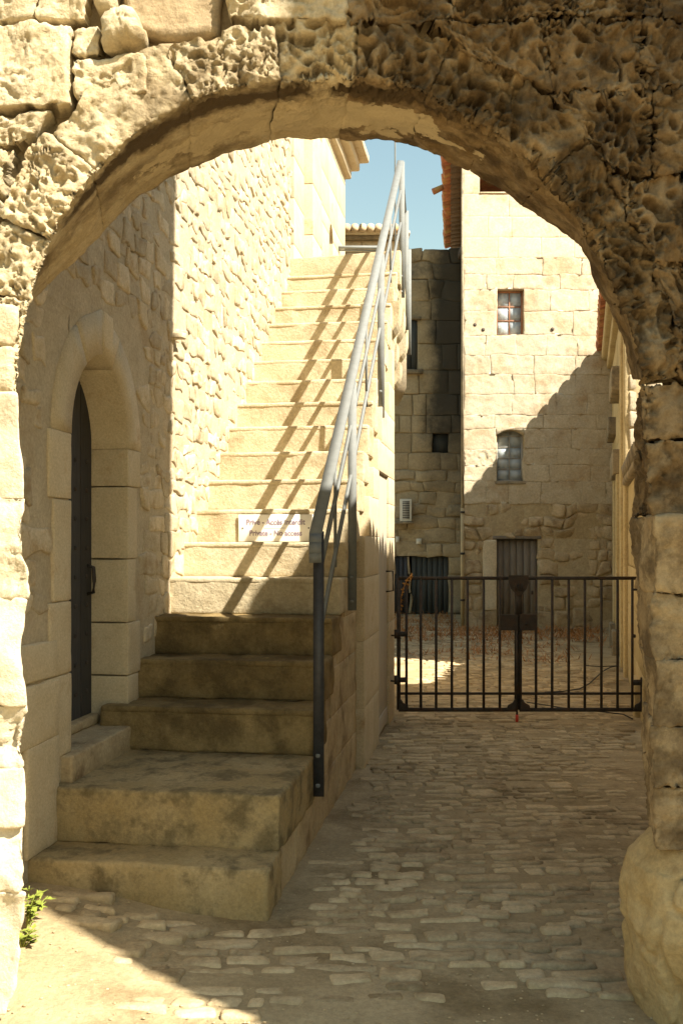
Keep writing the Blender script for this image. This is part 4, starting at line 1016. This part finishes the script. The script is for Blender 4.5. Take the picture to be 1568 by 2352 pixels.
# ------------------------------------------------------------------ the tower house behind
TY = 19.3
def tx(px): return (px - CX) * TY / F_PX
def tz(py): return EYE - (py - HY) * TY / F_PX
TOWER = thing('tower_house', 'tall pale limestone tower house with two small windows and a plank door', 'house', (3.8, TY, 0))
FT = Frame((0, TY, 0), (1, 0, 0), (0, -1, 0))               # a = x, b = z, c = towards the camera
def tower():
    rnd = random.Random(31)
    x0, x1 = tx(1065), 6.2
    w1 = (tx(1140), tx(1203), tz(770), tz(665)); w2 = (tx(1140), tx(1203), tz(1105), tz(985)); dr = (tx(1140), tx(1235), -.1, tz(1238)); lg = (tx(1101), 6.3, tz(445), 10)
    ups = [1157, 1105, 1068, 1030, 985, 953, 905, 860, 815, 770, 715, 665, 630, 592, 545, 497, 445, 400, 350, 300]
    rows = [tz(y) for y in ups]
    hol = [w1, w2, lg]
    for r in courses(rows, x0, x1, .4, .95, hol, rnd, .002):
        if r[0] > 5.45: continue
        hi = r[2] > tz(600); mt = 'plaster' if hi else 'tower'
        tf = (.02, .07, -.1) if (r[0] < w2[0] and tz(1075) < r[2] + .2 < tz(1020) and r[1] > w2[0] - .1) else None
        p = rnd.uniform(0, .002) if hi else rnd.uniform(.0, .006)
        put('block', FT.box(r[0], r[1], r[2], r[3], -.2, p, sp=.03 if tf is None else .02, r=.0025 if hi else .004, amp=.004 if hi else .012, freq=9, octv=4, taf=tf, seed=rnd.randint(0, 9), j=.002 if hi else .008, warp=(.004 if hi else .022, 3.2, (1., .2, 1.))), M[mt], TOWER)
    low = [-.05] + [tz(y) for y in (1400, 1372, 1345, 1318, 1290, 1264, 1238, 1211, 1184, 1157)]
    for r in courses(low, x0, x1, .16, .48, [dr, (tx(1108), tx(1140), tz(1402), tz(1238))], rnd, .014):
        if r[0] > 5.45: continue
        right = r[0] > tx(1240)
        p = rnd.uniform(-.005, .028 if right else .012)
        put('rubble_stone', FT.box(r[0], r[1], r[2], r[3], -.2, p, sp=.06, r=.035, amp=.022, freq=5, octv=3, seed=rnd.randint(0, 99), j=.03, warp=(.06, 3.)), M['tower_rubble'], TOWER)
    put('plaster_patch', FT.box(tx(1108), tx(1140) - .004, tz(1402), tz(1240), -.1, .03, sp=.06, r=.02, amp=.01, freq=5), M['plaster'], TOWER)
    # core, with rooms hollowed behind the windows
    def core(a0, a1, b0, b1, nm='wall_core'):
        return FT.box(a0, a1, b0, b1, -.5, -.012, sp=1.5, r=.001)
    parts = [core(x0 + .004, w1[0], -.1, lg[2]), core(w1[1], x1, dr[3], lg[2] - .002), core(dr[1], x1, -.1, dr[3]), core(w1[0], w1[1], w1[3], lg[2] - .004), core(w1[0], w1[1], w2[3], w1[2]), core(w1[0], w1[1], dr[3], w2[2]),
             core(x0 + .004, tx(1101), lg[2], 10.)]
    put('wall_core', join(parts), M['tower_mortar'], TOWER, smooth=False)
    # body of the tower behind the front (sides run a little to the right)
    c8 = np.zeros((2, 2, 2, 3))
    for k, z in ((0, -.1), (1, 8.3)):
        c8[0, k, 0] = (x0 + .01, TY + .5, z); c8[0, k, 1] = (x0 + .78, TY + 6, z); c8[1, k, 0] = (9, TY + .5, z); c8[1, k, 1] = (9, TY + 6, z)
    # side wall and back, floor of loggia
    def slab(pts, nm, mt, par=TOWER): return put(nm, rbox(pts, sp=2, r=.002), M[mt], par, smooth=False)
    slab([[[(x0 + .01 + d * .14 + (.3 if i else 0), TY + .5 + d, z) for d in (0, 5.5)] for z in (-.1, 10.)] for i in (0, 1)], 'side_wall', 'tower_mortar')
    slab([[[(x, TY + y, z) for y in (1.6, 1.8)] for z in (-.1, 8.2)] for x in (x0 + .3, 9)], 'inner_wall', 'room')
    slab([[[(x, TY + y, z) for y in (.45, 5.8)] for z in (8.15, 8.3)] for x in (x0 + .3, 9)], 'loggia_floor', 'room')
    slab([[[(x, TY + y, z) for y in (5.7, 6.0)] for z in (8.25, 10.5)] for x in (x0 + .6, 9)], 'loggia_wall', 'room')
    slab([[[(x, TY + y, z) for y in (-.0, 6.0)] for z in (-.1, 8.25)] for x in (5.9, 6.15)], 'party_wall', 'tower_mortar')
    put('parapet_cap', FT.box(tx(1101), 5.9, tz(445) + .002, tz(441), -.3, .02, sp=.3, r=.01, amp=.003), M['plaster'], TOWER)
    # sloping boards under the loggia roof
    for i in range(14):
        y = TY - .1 + i * .42
        put('ceiling_board', bar((tx(1090), y, 9.42 + .0 * i), (7.5, y, 9.85), .41, .04, (0, 1, 0)), M['wood_loggia'], TOWER, smooth=False)
    roof = put('roof', rbox([[[(x0 - .3 + d * .14 if i == 0 else 9, TY - .25 + d, z + (1.2 if i else 0) + .02) for d in (0, 6.4)] for z in (9.19, 9.25)] for i in (0, 1)], sp=1, r=.003), M['tile'], TOWER, smooth=False)
    # left eave: boards below, tile ends outside
    for i in range(20):
        d = -.2 + i * .30; xa = x0 + d * .11
        put('eave_board', rbox([[[(xa - .24 + .30 * a, TY + d + .285 * b, 9.03 + .03 * c + .05 * a) for b in (0, 1)] for c in (0, 1)] for a in (0, 1)], res=(2, 2, 2), r=.003), M['wood_eave'], roof, smooth=False)
    for i in range(30):
        d = -.2 + i * .20; xa = x0 + d * .11
        put('tile', tube([(xa - .42 + R.uniform(-.02, .02), TY + d, 9.07), (xa - .1, TY + d, 9.16)], (.085, .075), 8), M['tile'], roof)
    put('broken_tile', tube([(x0 - .46, TY + 1.55, 8.98), (x0 - .2, TY + 1.55, 9.10)], (.07, .06), 8), M['tile'], roof)
    # drainpipe on the left corner
    pp = put('drainpipe', tube([(x0 - .035, TY - .03, 0), (x0 - .035, TY - .03, 2.3)], .035, 8), M['pipe'], TOWER)
    for z in (.5, 1.4, 2.2): put('clip', tube([(x0 - .035, TY - .03, z), (x0 - .035, TY - .03, z + .04)], .045, 8), M['iron'], pp)
    put('quoin_pipe', tube([(x0 - .02, TY + .02, 2.3), (x0 - .02, TY + .02, 9.0)], .03, 8), M['facade_grey'], TOWER)
    # upper window
    def window(w, mt, cols, rws, arch=0., rec=.14, fw=.035):
        wn_ = put('window', join([FT.box(w[0], w[0] + fw, w[2], w[3], -rec - .03, -rec + .02, res=(2, 2, 2)), FT.box(w[1] - fw, w[1], w[2], w[3], -rec - .03, -rec + .02, res=(2, 2, 2)),
                            FT.box(w[0] + fw, w[1] - fw, w[2], w[2] + fw, -rec - .03, -rec + .018, res=(2, 2, 2)), FT.box(w[0] + fw, w[1] - fw, w[3] - fw, w[3], -rec - .03, -rec + .018, res=(2, 2, 2))]), M[mt], TOWER, smooth=False)
        ax = np.linspace(w[0] + fw, w[1] - fw, cols + 1); bz = np.linspace(w[2] + fw, w[3] - fw - arch, rws + 1)
        for a in ax[1:-1]: put('glazing_bar', FT.box(a - .011, a + .011, w[2] + fw, w[3] - fw, -rec - .02, -rec + .012, res=(2, 2, 2)), M[mt], wn_, smooth=False)
        for b in bz[1:-1] if not arch else bz[1:]: put('glazing_bar', FT.box(w[0] + fw, w[1] - fw, b - .011, b + .011, -rec - .02, -rec + .010, res=(2, 2, 2)), M[mt], wn_, smooth=False)
        for i in range(cols):
            for k in range(rws):
                put('pane', FT.box(ax[i], ax[i + 1], bz[k], bz[k + 1] if (k < rws - 1 or not arch) else w[3] - fw, -rec - .012, -rec - .006, res=(1, 1, 1)), M['glass'], wn_, smooth=False)
        return wn_
    a = window(w1, 'win_wood', 2, 3)
    def curtain(par, x0, x1, z0, z1, jag, up=True, y=-.24, n=14):
        V = []
        for i in range(n + 1):
            x = x0 + (x1 - x0) * i / n; j = rnd.uniform(0, jag)
            V += [FT(x, z0 + (0 if up else j), y + .012 * math.sin(i * 1.9)), FT(x, z1 - (j if up else 0), y + .012 * math.sin(i * 1.9 + .4))]
        Fq = [(2 * i, 2 * i + 2, 2 * i + 3, 2 * i + 1) for i in range(n)]
        put('curtain', (np.array(V), np.array(Fq)), M['curtain'], par)
    h = (w1[3] - w1[2]) / 3
    curtain(a, w1[0], w1[1], w1[2] + h * 1.75, w1[3], .14, up=False)
    curtain(a, w1[0], w1[1], w1[2], w1[2] + h * .95, .07)
    b = window(w2, 'win_grey', 2, 4, arch=.1)
    xm = (w2[0] + w2[1]) / 2
    put('curtain', prism([FT(w2[0] + .08, w2[2] + .05, -.2), FT(xm + .07, w2[2] + .06, -.2), FT(xm + .12, w2[2] + .38, -.2), FT(xm + .03, w2[2] + .86, -.2), FT(w2[0] + .06, w2[2] + .84, -.2)], (0, .012, 0)), M['curtain'], b, smooth=False)
    # arched head over the lower window
    n = 12; V = []
    for i in range(n + 1):
        t = i / n; x = w2[0] + (w2[1] - w2[0]) * t; z = w2[3] - .02 - .10 * (2 * t - 1) ** 2
        V += [FT(x, z, -.18), FT(x, z, .008), FT(x, w2[3] + .005, .008)]
    Fq = []
    for i in range(n):
        for j in (0, 1): Fq.append((3 * i + j, 3 * i + 3 + j, 3 * i + 4 + j, 3 * i + 1 + j))
    put('window_head', (np.array(V), np.array(Fq)), M['tower'], TOWER, smooth=False)
    put('window_sill', FT.box(w2[0] - .03, w2[1] + .03, w2[2] - .06, w2[2] - .003, -.1, .03, sp=.1, r=.01, amp=.004), M['facade_grey'], TOWER)
    # door
    d = put('door', FT.box(dr[0] + .003, dr[1] - .003, 0, dr[3] - .004, -.16, -.11, res=(1, 1, 1)), M['wood_grey'], TOWER, smooth=False)
    n = 6; w = (dr[1] - dr[0] - .02) / n
    for i in range(n):
        put('plank', FT.box(dr[0] + .01 + i * w + .004, dr[0] + .01 + (i + 1) * w - .004, .02, dr[3] - .03, -.11, -.085 + rnd.uniform(-.003, .003), res=(2, 2, 2), r=.004), M['wood_grey'], d, smooth=False)
    put('lintel', FT.box(dr[0] - .08, dr[1] + .06, dr[3] - .003, dr[3] + .06, -.1, .012, sp=.08, r=.01, amp=.008), M['wood_grey'], TOWER)
    put('escutcheon', FT.box(dr[1] - .12, dr[1] - .08, .62, .70, -.085, -.075, res=(2, 2, 2)), M['iron'], d)
    for (px, py) in ((1090, 746), (1109, 757), (1268, 756)):
        put('putlog_hole', tube([FT(tx(px), tz(py), .0), FT(tx(px), tz(py), .017)], .035, 8), M['room'], TOWER)
tower()

# ------------------------------------------------------------------ the dark back wall left of the tower
BY = 22.9
def bx_(px): return (px - CX) * BY / F_PX
def bz_(py): return EYE - (py - HY) * BY / F_PX
BACK = thing('back_house', 'dim stained stone house wall in shade between staircase and tower', 'house', (2, BY, 0))
FB_ = Frame((0, BY, 0), (1, 0, 0), (0, -1, 0))
def back():
    rnd = random.Random(41)
    x0, x1 = -.6, 3.3
    sh = (bx_(930), bx_(958), bz_(850), bz_(735)); sw = (bx_(992), bx_(1030), bz_(1040), bz_(995)); dr = (bx_(945), bx_(1030), -.1, bz_(1277)); d2 = (bx_(905), bx_(938), -.1, bz_(1277))
    rows = sorted([-.05, sh[2], sh[3], sw[2], sw[3], dr[3], bz_(1245), bz_(1215), bz_(1185), bz_(1160), bz_(1132), bz_(1105), bz_(1080), bz_(955), bz_(905), bz_(790), bz_(690), bz_(645), bz_(605), bz_(572), bz_(1320), bz_(1365)])
    for r in courses(rows, x0, x1, .25, .75, [sh, sw, dr, d2], rnd, .016):
        if r[1] < bx_(895): continue
        blk = r[0] > bx_(992) - .15 and r[2] > bz_(1010) or (r[2] > bz_(640) and r[0] > bx_(965))
        rough = r[2] < bz_(1080) or r[2] > bz_(700)
        put('stone', FB_.box(r[0], r[1], r[2], r[3], -.2, rnd.uniform(0, .03), sp=.08, r=.03 if rough else .012, amp=.025 if rough else .012, freq=4, j=.03 if rough else .012, seed=rnd.randint(0, 99), warp=(.06 if rough else .02, 2.6)), M['back'], BACK)
    put('wall_core', join([FB_.box(x0, d2[0], -.1, 8.35, -.5, -.02, sp=2, r=.001), FB_.box(d2[0], 3.6, dr[3], sw[2] - .0, -.5, -.022, sp=2, r=.001), FB_.box(d2[0], sw[0], sw[2], 8.35, -.5, -.024, sp=2, r=.001), FB_.box(sw[0], 3.6, sw[3], 8.3, -.5, -.021, sp=2, r=.001), FB_.box(sw[1], 3.6, sw[2], sw[3], -.5, -.025, sp=2, r=.001), FB_.box(dr[1], 3.6, -.1, dr[3], -.5, -.02, sp=2, r=.001)]), M['back'], BACK, smooth=False)
    put('inner_wall', FB_.box(x0, 3.6, -.1, 8.2, -.8, -.6, res=(1, 1, 1)), M['room'], BACK, smooth=False)
    w = put('shuttered_window', FB_.box(sh[0], sh[1], sh[2], sh[3], -.2, -.012, res=(1, 1, 1)), M['wood_slate'], BACK, smooth=False)
    for i in range(2):
        a0 = sh[0] + (sh[1] - sh[0]) * i / 2
        put('shutter', FB_.box(a0 + .01, a0 + (sh[1] - sh[0]) / 2 - .01, sh[2] + .02, sh[3] - .02, -.012, .006, res=(2, 2, 2)), M['wood_slate'], w, smooth=False)
    put('window_hood', FB_.box(sh[0] - .1, sh[1] + .08, sh[3], sh[3] + .06, -.1, .10, sp=.1, r=.01), M['facade_grey'], BACK)
    put('window_sill', FB_.box(sh[0] - .12, sh[1] + .12, sh[2] - .10, sh[2], -.1, .14, sp=.1, r=.02, amp=.01), M['facade_grey'], BACK)
    put('small_window', FB_.box(sw[0], sw[1], sw[2], sw[3], -.3, -.12, res=(1, 1, 1)), M['wood_slate'], BACK, smooth=False)
    for nm, q, mt in (('door', dr, 'wood_slate'), ('door', d2, 'iron_dark')):
        d = put(nm, FB_.box(q[0] + .003, q[1] - .003, 0, q[3] - .003, -.14, -.08, res=(1, 1, 1)), M[mt], BACK, smooth=False)
        n = 7 if q is dr else 3; ww = (q[1] - q[0]) / n
        for i in range(n): put('plank', FB_.box(q[0] + i * ww + .008, q[0] + (i + 1) * ww - .008, .02, q[3] - .03, -.08, -.055, res=(2, 2, 2)), M[mt], d, smooth=False)
    put('lintel', FB_.box(dr[0] - .1, dr[1] + .1, dr[3] + .002, dr[3] + .09, -.05, .035, sp=.1, r=.01, amp=.01), M['back'], BACK)
    put('pipe', tube([(bx_(1061), BY - .1, 0), (bx_(1061), BY - .1, 8.2)], .03, 8), M['facade_grey'], BACK)
back()
def ac():
    q = (bx_(917), bx_(943), bz_(1198), bz_(1147))
    t = thing('air_conditioner', 'ivory air-conditioning unit on a shelf on the dark back wall', 'air conditioner', ((q[0] + q[1]) / 2, BY - .2, q[2]))
    c = put('case', FB_.box(q[0], q[1], q[2], q[3], .02, .28, sp=.08, r=.012), M['ac'], t)
    g = put('grille', FB_.box(q[0] + .05, q[1] - .05, q[2] + .05, q[3] - .05, .281, .285, res=(1, 1, 1)), M['ac_dark'], c, smooth=False)
    for z in np.linspace(q[2] + .06, q[3] - .06, 11): put('louvre', FB_.box(q[0] + .045, q[1] - .045, z, z + .016, .286, .296, res=(1, 1, 1)), M['ac'], c, smooth=False)
    put('shelf', FB_.box(q[0] - .14, q[1] + .05, q[2] - .06, q[2] - .004, .02, .30, res=(2, 2, 2)), M['facade_grey'], t, smooth=False)
ac()
def meter():
    q = (bx_(955), bx_(967), bz_(1250), bz_(1237))
    t = thing('meter_box', 'small square pale meter box above the dark plank door', 'meter box', ((q[0] + q[1]) / 2, BY - .1, q[2]))
    b = put('case', FB_.box(q[0], q[1], q[2], q[3], .01, .1, sp=.04, r=.01), M['ac'], t)
    put('lid', FB_.box(q[0] + .012, q[1] - .012, q[2] + .012, q[3] - .012, .1, .108, res=(2, 2, 2)), M['ac'], b, smooth=False)
    q = (bx_(908), bx_(916), bz_(1246), bz_(1232))
    t = thing('junction_box', 'tiny white junction box on back wall below the air conditioner', 'junction box', ((q[0] + q[1]) / 2, BY - .1, q[2]))
    put('case', FB_.box(q[0], q[1], q[2], q[3], .01, .07, sp=.04, r=.01), M['ac'], t)
    put('lid', FB_.box(q[0] + .01, q[1] - .01, q[2] + .01, q[3] - .01, .07, .076, res=(2, 2, 2)), M['ac'], t, smooth=False)
meter()
# parapet house beyond the landing
def parapet():
    Y = 14.6
    t = thing('terrace_house', 'low pale house with tiled cornice seen beyond the top landing', 'house', (0, Y, 0))
    F = Frame((0, Y, 0), (1, 0, 0), (0, -1, 0))
    X = lambda p: (p - CX) * Y / F_PX
    Z = lambda p: EYE - (p - HY) * Y / F_PX
    rnd = random.Random(4)
    put('wall_core', F.box(X(740), X(934), 3.9, Z(552), -2, -.02, res=(1, 1, 1)), M['plaster'], t, smooth=False)
    for r in courses([Z(640), Z(606), Z(580), Z(553)], X(740), X(934), .3, .6, (), rnd, .006):
        put('block', F.box(*r, -.1, .0, sp=.12, r=.006, amp=.004), M['plaster'], t)
    put('cornice', F.box(X(735), X(938), Z(553), Z(545), -2, .10, sp=.1, r=.015, amp=.006), M['facade_grey'], t)
    put('cornice', F.box(X(735), X(940), Z(545) + .002, Z(537), -2, .16, sp=.1, r=.015, amp=.006), M['plaster'], t)
    for i in range(11):
        x = X(742) + i * .115
        put('tile', tube([(x, Y - .22, Z(533)), (x, Y + 1.5, Z(524))], (.06, .055), 8), M['tile_pale'], t)
parapet()

# ------------------------------------------------------------------ buildings on the right of the courtyard
T2 = math.atan(.245); AU = np.array((math.sin(T2), math.cos(T2), 0)); AN = np.array((-math.cos(T2), math.sin(T2), 0))
def right_house():
    o = np.array((.51 + .245 * 12, 12., 0)); L = (19.3 - 12) / math.cos(T2) - .01
    F = Frame(o, AU, AN)
    t = thing('courtyard_house', 'pale house with tiled eave and moulded doorway seen edge-on at right', 'house', tuple(o))
    rnd = random.Random(61); uD2 = lambda D: (D - 12) / math.cos(T2)
    zs = [-.05, .5, .95, 1.4, 1.85, 2.3, 2.75, 3.2, 3.65, 4.1, 4.55, 5.0]
    for r in courses(zs, 0, L, .6, 1.0, [], rnd, .007):
        put('block', F.box(*r, -.2, rnd.uniform(0, .006), sp=.2, r=.006, amp=.006, freq=4), M['facade'], t)
    # body + gable end wall facing the gate
    c8 = [[[o + a * AU * L + np.array((c, 0, 0)) * 1.0 + np.array((.03, .02, z)) for c in (0.0, 4.5)] for z in (-.05, 5.0)] for a in (0.003, 1)]
    put('wall_body', rbox(c8, sp=3, r=.002), M['facade'], t, smooth=False)
    G = Frame(o, (1, 0, 0), (0, -1, 0))
    for r in courses([-.05, .5, .95, 1.4, 1.85, 2.2, 2.5, 2.75, 3.0, 3.2, 3.45, 3.65, 4.1, 4.55, 5.0], 0.002, 3.0, .18, .5, [], rnd, .012):
        put('end_stone', G.box(*r, -.02, .02 + rnd.uniform(0, .02), sp=.06, r=.02, amp=.014, freq=6), M['tower'], t)
    # two-step cornice and tiles
    put('cornice', F.box(-.1, L, 5.0, 5.16, -.3, .10, sp=.3, r=.03, amp=.004), M['facade'], t)
    put('cornice', F.box(-.1, L, 5.162, 5.36, -.3, .20, sp=.3, r=.04, amp=.004), M['facade'], t)
    rf = put('roof', rbox([[[o + a * AU + c * AN + np.array((0, 0, z - c * .28 + .05)) for c in (.26, -4)] for z in (5.36, 5.42)] for a in (-.15, L)], sp=2, r=.003), M['tile'], t, smooth=False)
    for i in range(52):
        a = -.1 + i * .145
        if a > L: break
        put('tile', tube([F(a, 5.375, .29 + rnd.uniform(-.01, .01)), F(a, 5.54, -.3)], (.07, .065), 8), M['tile'], rf)
    def hood(D0, D1, z0, z1, c, mt='facade_grey', nm='hood_moulding'):
        put(nm, F.box(uD2(D0), uD2(D1), z0, z1, -.05, c, sp=.15, r=.02, amp=.006), M[mt], t)
    hood(14.4, 16.0, 2.62, 2.98, .12); hood(14.4, 14.62, .35, 2.62, .075, 'facade', 'door_jamb'); hood(15.75, 16.0, .35, 2.62, .075, 'facade', 'door_jamb')
    hood(14.35, 14.68, -.05, .35, .13, 'facade_grey', 'plinth'); hood(15.7, 16.05, -.05, .35, .13, 'facade_grey', 'plinth')
    hood(14.2, 15.6, 3.80, 4.15, .14); hood(16.8, 18.2, 3.45, 3.75, .13); hood(13.0, 13.3, -.05, 4.9, .06, 'facade', 'pilaster'); hood(12.0, 12.25, -.05, 4.9, .05, 'facade', 'pilaster')
    d = put('door', F.box(uD2(14.64), uD2(15.73), 0, 2.6, -.05, .012, res=(1, 1, 1)), M['wood_grey'], t, smooth=False)
    for i in range(5):
        a = uD2(14.64) + i * .224; put('plank', F.box(a + .006, a + .215, .02, 2.58, .012, .03, res=(2, 2, 2)), M['wood_grey'], d, smooth=False)
right_house()
def low_wall():
    o = np.array((.51 + .245 * 8.75, 8.75, 0)); L = (11.98 - 8.75) / math.cos(T2)
    F = Frame(o, AU, AN)
    t = thing('yard_wall', 'plain pale yard wall with tile coping that carries the gate hinge', 'wall', tuple(o))
    rnd = random.Random(71)
    for r in courses([-.05, .42, .9, 1.35, 1.8, 2.3], 0, L, .5, .9, [], rnd, .008):
        put('block', F.box(*r, -.35, rnd.uniform(0, .006), sp=.1, r=.012, amp=.008, freq=6), M['facade'], t)
    put('wall_core', F.box(.03, L - .01, -.05, 2.28, -.33, -.03, res=(1, 1, 1)), M['facade'], t, smooth=False)
    put('coping', F.box(-.05, L, 2.302, 2.40, -.42, .07, sp=.15, r=.03, amp=.008), M['facade_grey'], t)
    for i in range(16):
        a = .02 + i * .2; 
        if a > L - .1: break
        put('tile', tube([F(a, 2.43, .08), F(a, 2.52, -.42)], (.075, .07), 8), M['facade_grey'], t)
    put('plinth', F.box(.5, 1.2, -.05, .30, -.05, .06, sp=.12, r=.02, amp=.01), M['facade'], t)
low_wall()
def near_house():
    # the house joined to the right pier: hidden behind it, but its tiled eave shades the stairs
    def ex(y): return 2.64 + .26 * (y - 5.4)
    t = thing('lane_house', 'tiled house adjoining the right pier, hidden behind it, shading the stairs', 'house', (4.5, 6, 0))
    c8 = [[[(x if i else ex(y) + .12, y, z) for y in (3.9, 8.2)] for z in (-.05, 4.86)] for i, x in ((0, 0), (1, 8.))]
    put('wall', rbox(c8, sp=1, r=.02, amp=.01), M['facade'], t)
    rf = put('roof', rbox([[[(x if i else ex(y), y, z + (1.5 if i else 0)) for y in (3.86, 8.3)] for z in (4.84, 4.94)] for i, x in ((0, 0), (1, 8.))], sp=.6, r=.01), M['tile'], t, smooth=False)
    for k in range(22):
        y = 3.95 + k * .2; put('tile', tube([(ex(y) - .06 + R.uniform(-.04, .04), y, 4.96), (ex(y) + 1.2, y, 5.28)], (.085, .08), 8), M['tile'], rf)
near_house()
def street_house():
    t = thing('street_house', 'tall plain house across the lane that shades the right of the arch', 'house', (4.5, 1.2, 0))
    put('wall', rbox([[[(x, y, z) for y in (.82, 1.6)] for z in (-.05, 8.6)] for x in (2.88, 7.)], sp=.5, r=.04, amp=.03, freq=2), M['facade'], t)
    put('roof', rbox([[[(x, y, z) for y in (.80, 1.65)] for z in (8.58, 8.7)] for x in (2.87, 7.1)], sp=1, r=.02), M['tile'], t)
street_house()
# ------------------------------------------------------------------ plants and small things
def leafy(name, base, n, ht, spread, mat, label, cat, lsize, seed, group=None, lean=(0, 0)):
    rnd = random.Random(seed); base = np.array(base, float)
    t = thing(name, label, cat, tuple(base), group)
    stems = []; V = []; Fq = []
    for s in range(n):
        a = rnd.uniform(0, 2 * PI); top = base + np.array((spread * math.cos(a) * rnd.uniform(.3, 1) + lean[0], spread * math.sin(a) * rnd.uniform(.3, 1) + lean[1], ht * rnd.uniform(.5, 1)))
        mid = (base + top) / 2 + np.array((0, 0, ht * .12)); pts = [base, mid, top]
        stems.append(tube(pts, (.0035, .0025, .0015), 4))
        for k in range(7):
            f = rnd.uniform(.3, 1.); p = base * (1 - f) ** 2 + 2 * mid * f * (1 - f) + top * f * f
            b = rnd.uniform(0, 2 * PI); d = np.array((math.cos(b), math.sin(b), rnd.uniform(-.3, .6))); d /= np.linalg.norm(d)
            sd_ = np.cross(d, (0, 0, 1)); sd_ /= np.linalg.norm(sd_); l = lsize * rnd.uniform(.6, 1.2); w = l * .32; up = np.cross(sd_, d) * l * .12
            b0 = len(V)
            V += [p, p + d * l * .35 + sd_ * w + up, p + d * l * .55 + sd_ * w * .55, p + d * l, p + d * l * .55 - sd_ * w * .55, p + d * l * .35 - sd_ * w + up, p + d * l * .4]
            Fq += [(b0, b0 + 1, b0 + 6), (b0 + 1, b0 + 2, b0 + 6), (b0 + 2, b0 + 3, b0 + 6), (b0 + 3, b0 + 4, b0 + 6), (b0 + 4, b0 + 5, b0 + 6), (b0 + 5, b0, b0 + 6)]
    put('stems', join(stems), mat, t); put('foliage', (np.array(V), np.array(Fq)), mat, t, kind='stuff')
p = P3(62, 2160, 3.93); leafy('weed', (p[0], p[1], .09), 7, .17, .07, M['leaf'], 'upper bright green weed clump sprouting at the foot of left pier', 'weed', .05, 1, lean=(.03, 0))
p = P3(50, 2235, 3.80); leafy('weed', (p[0], p[1], .05), 6, .12, .06, M['leaf'], 'middle green weed tuft hanging by the sunlit left pier', 'weed', .045, 2, lean=(.02, -.02))
p = P3(26, 2300, 3.62); leafy('weed', (p[0], p[1], .03), 3, .08, .03, M['leaf'], 'smallest green weed sprig lowest down beside the left pier', 'weed', .035, 3)
def vine():
    t = thing('dry_vine', 'dry orange vine twig clinging to the left end of the gate', 'vine', (gx(922), GD + .05, gz(1405)))
    pts = [(gx(919), GD + .05, gz(1408)), (gx(920), GD + .03, gz(1375)), (gx(926), GD - .01, gz(1350)), (gx(936), GD - .02, gz(1328)), (gx(946), GD - .02, gz(1322))]
    put('stem', tube(pts, .004, 5), M['dryleaf'], t)
    rnd = random.Random(8); V = []; Fq = []
    for k in range(34):
        f = rnd.uniform(0, 3.99); i = int(f); f -= i; p = np.array(pts[i]) * (1 - f) + np.array(pts[i + 1]) * f
        d = np.array([rnd.gauss(0, 1) for _ in range(3)]); d /= np.linalg.norm(d); s = np.cross(d, (.3, 1, .2)); s /= np.linalg.norm(s); l = rnd.uniform(.02, .04); b = len(V)
        V += [p, p + d * l * .5 + s * l * .3, p + d * l, p + d * l * .5 - s * l * .3]; Fq.append((b, b + 1, b + 2, b + 3))
    put('leaves', (np.array(V), np.array(Fq)), M['dryleaf'], t, kind='stuff')
vine()
def dry_grass():
    rnd = random.Random(15); V = []; Fq = []
    for c in range(330):
        y = rnd.choice((rnd.uniform(17.2, 19.1), rnd.uniform(13.4, 19.1), rnd.uniform(16.5, 18.8))); x = rnd.uniform(.85 if y < 19 else 1.2, .45 + .235 * y)
        if rnd.random() < .2: y = rnd.uniform(19.2, 22.6); x = rnd.uniform(1.0, 2.35)
        for k in range(rnd.randint(6, 22)):
            a = rnd.uniform(0, 2 * PI); l = rnd.uniform(.04, .16); bx0 = x + rnd.gauss(0, .12); by0 = y + rnd.gauss(0, .08)
            d = np.array((math.cos(a) * .9, math.sin(a) * .5, rnd.uniform(.15, .9))); d /= np.linalg.norm(d); s = np.array((-math.sin(a), math.cos(a), 0)) * .008; b = len(V); p = np.array((bx0, by0, -.005))
            V += [p - s, p + s, p + d * l + s * .2, p + d * l - s * .2]; Fq.append((b, b + 1, b + 2, b + 3))
    put('dry_grass', (np.array(V), np.array(Fq)), M['dry'], kind='stuff', label='rust-red dry weeds scattered over the courtyard paving', cat='grass')
dry_grass()
def cable(label, pts, r):
    P = [np.array((*(P3(x, y, EYE * F_PX / (y - HY))[:2]), .018)) for x, y in pts]
    put('cable', tube(P, r, 6), M['cable'], label=label, cat='cable')
cable('black cable lying along the paving under the right gate leaf', [(1210, 1617), (1290, 1630), (1370, 1638), (1430, 1645), (1452, 1656)], .006)
cable('thin dark cable trailing over the courtyard behind the right gate leaf', [(1250, 1594), (1290, 1592), (1330, 1586), (1352, 1574), (1382, 1546), (1400, 1536), (1420, 1532), (1380, 1534), (1340, 1532)], .007)
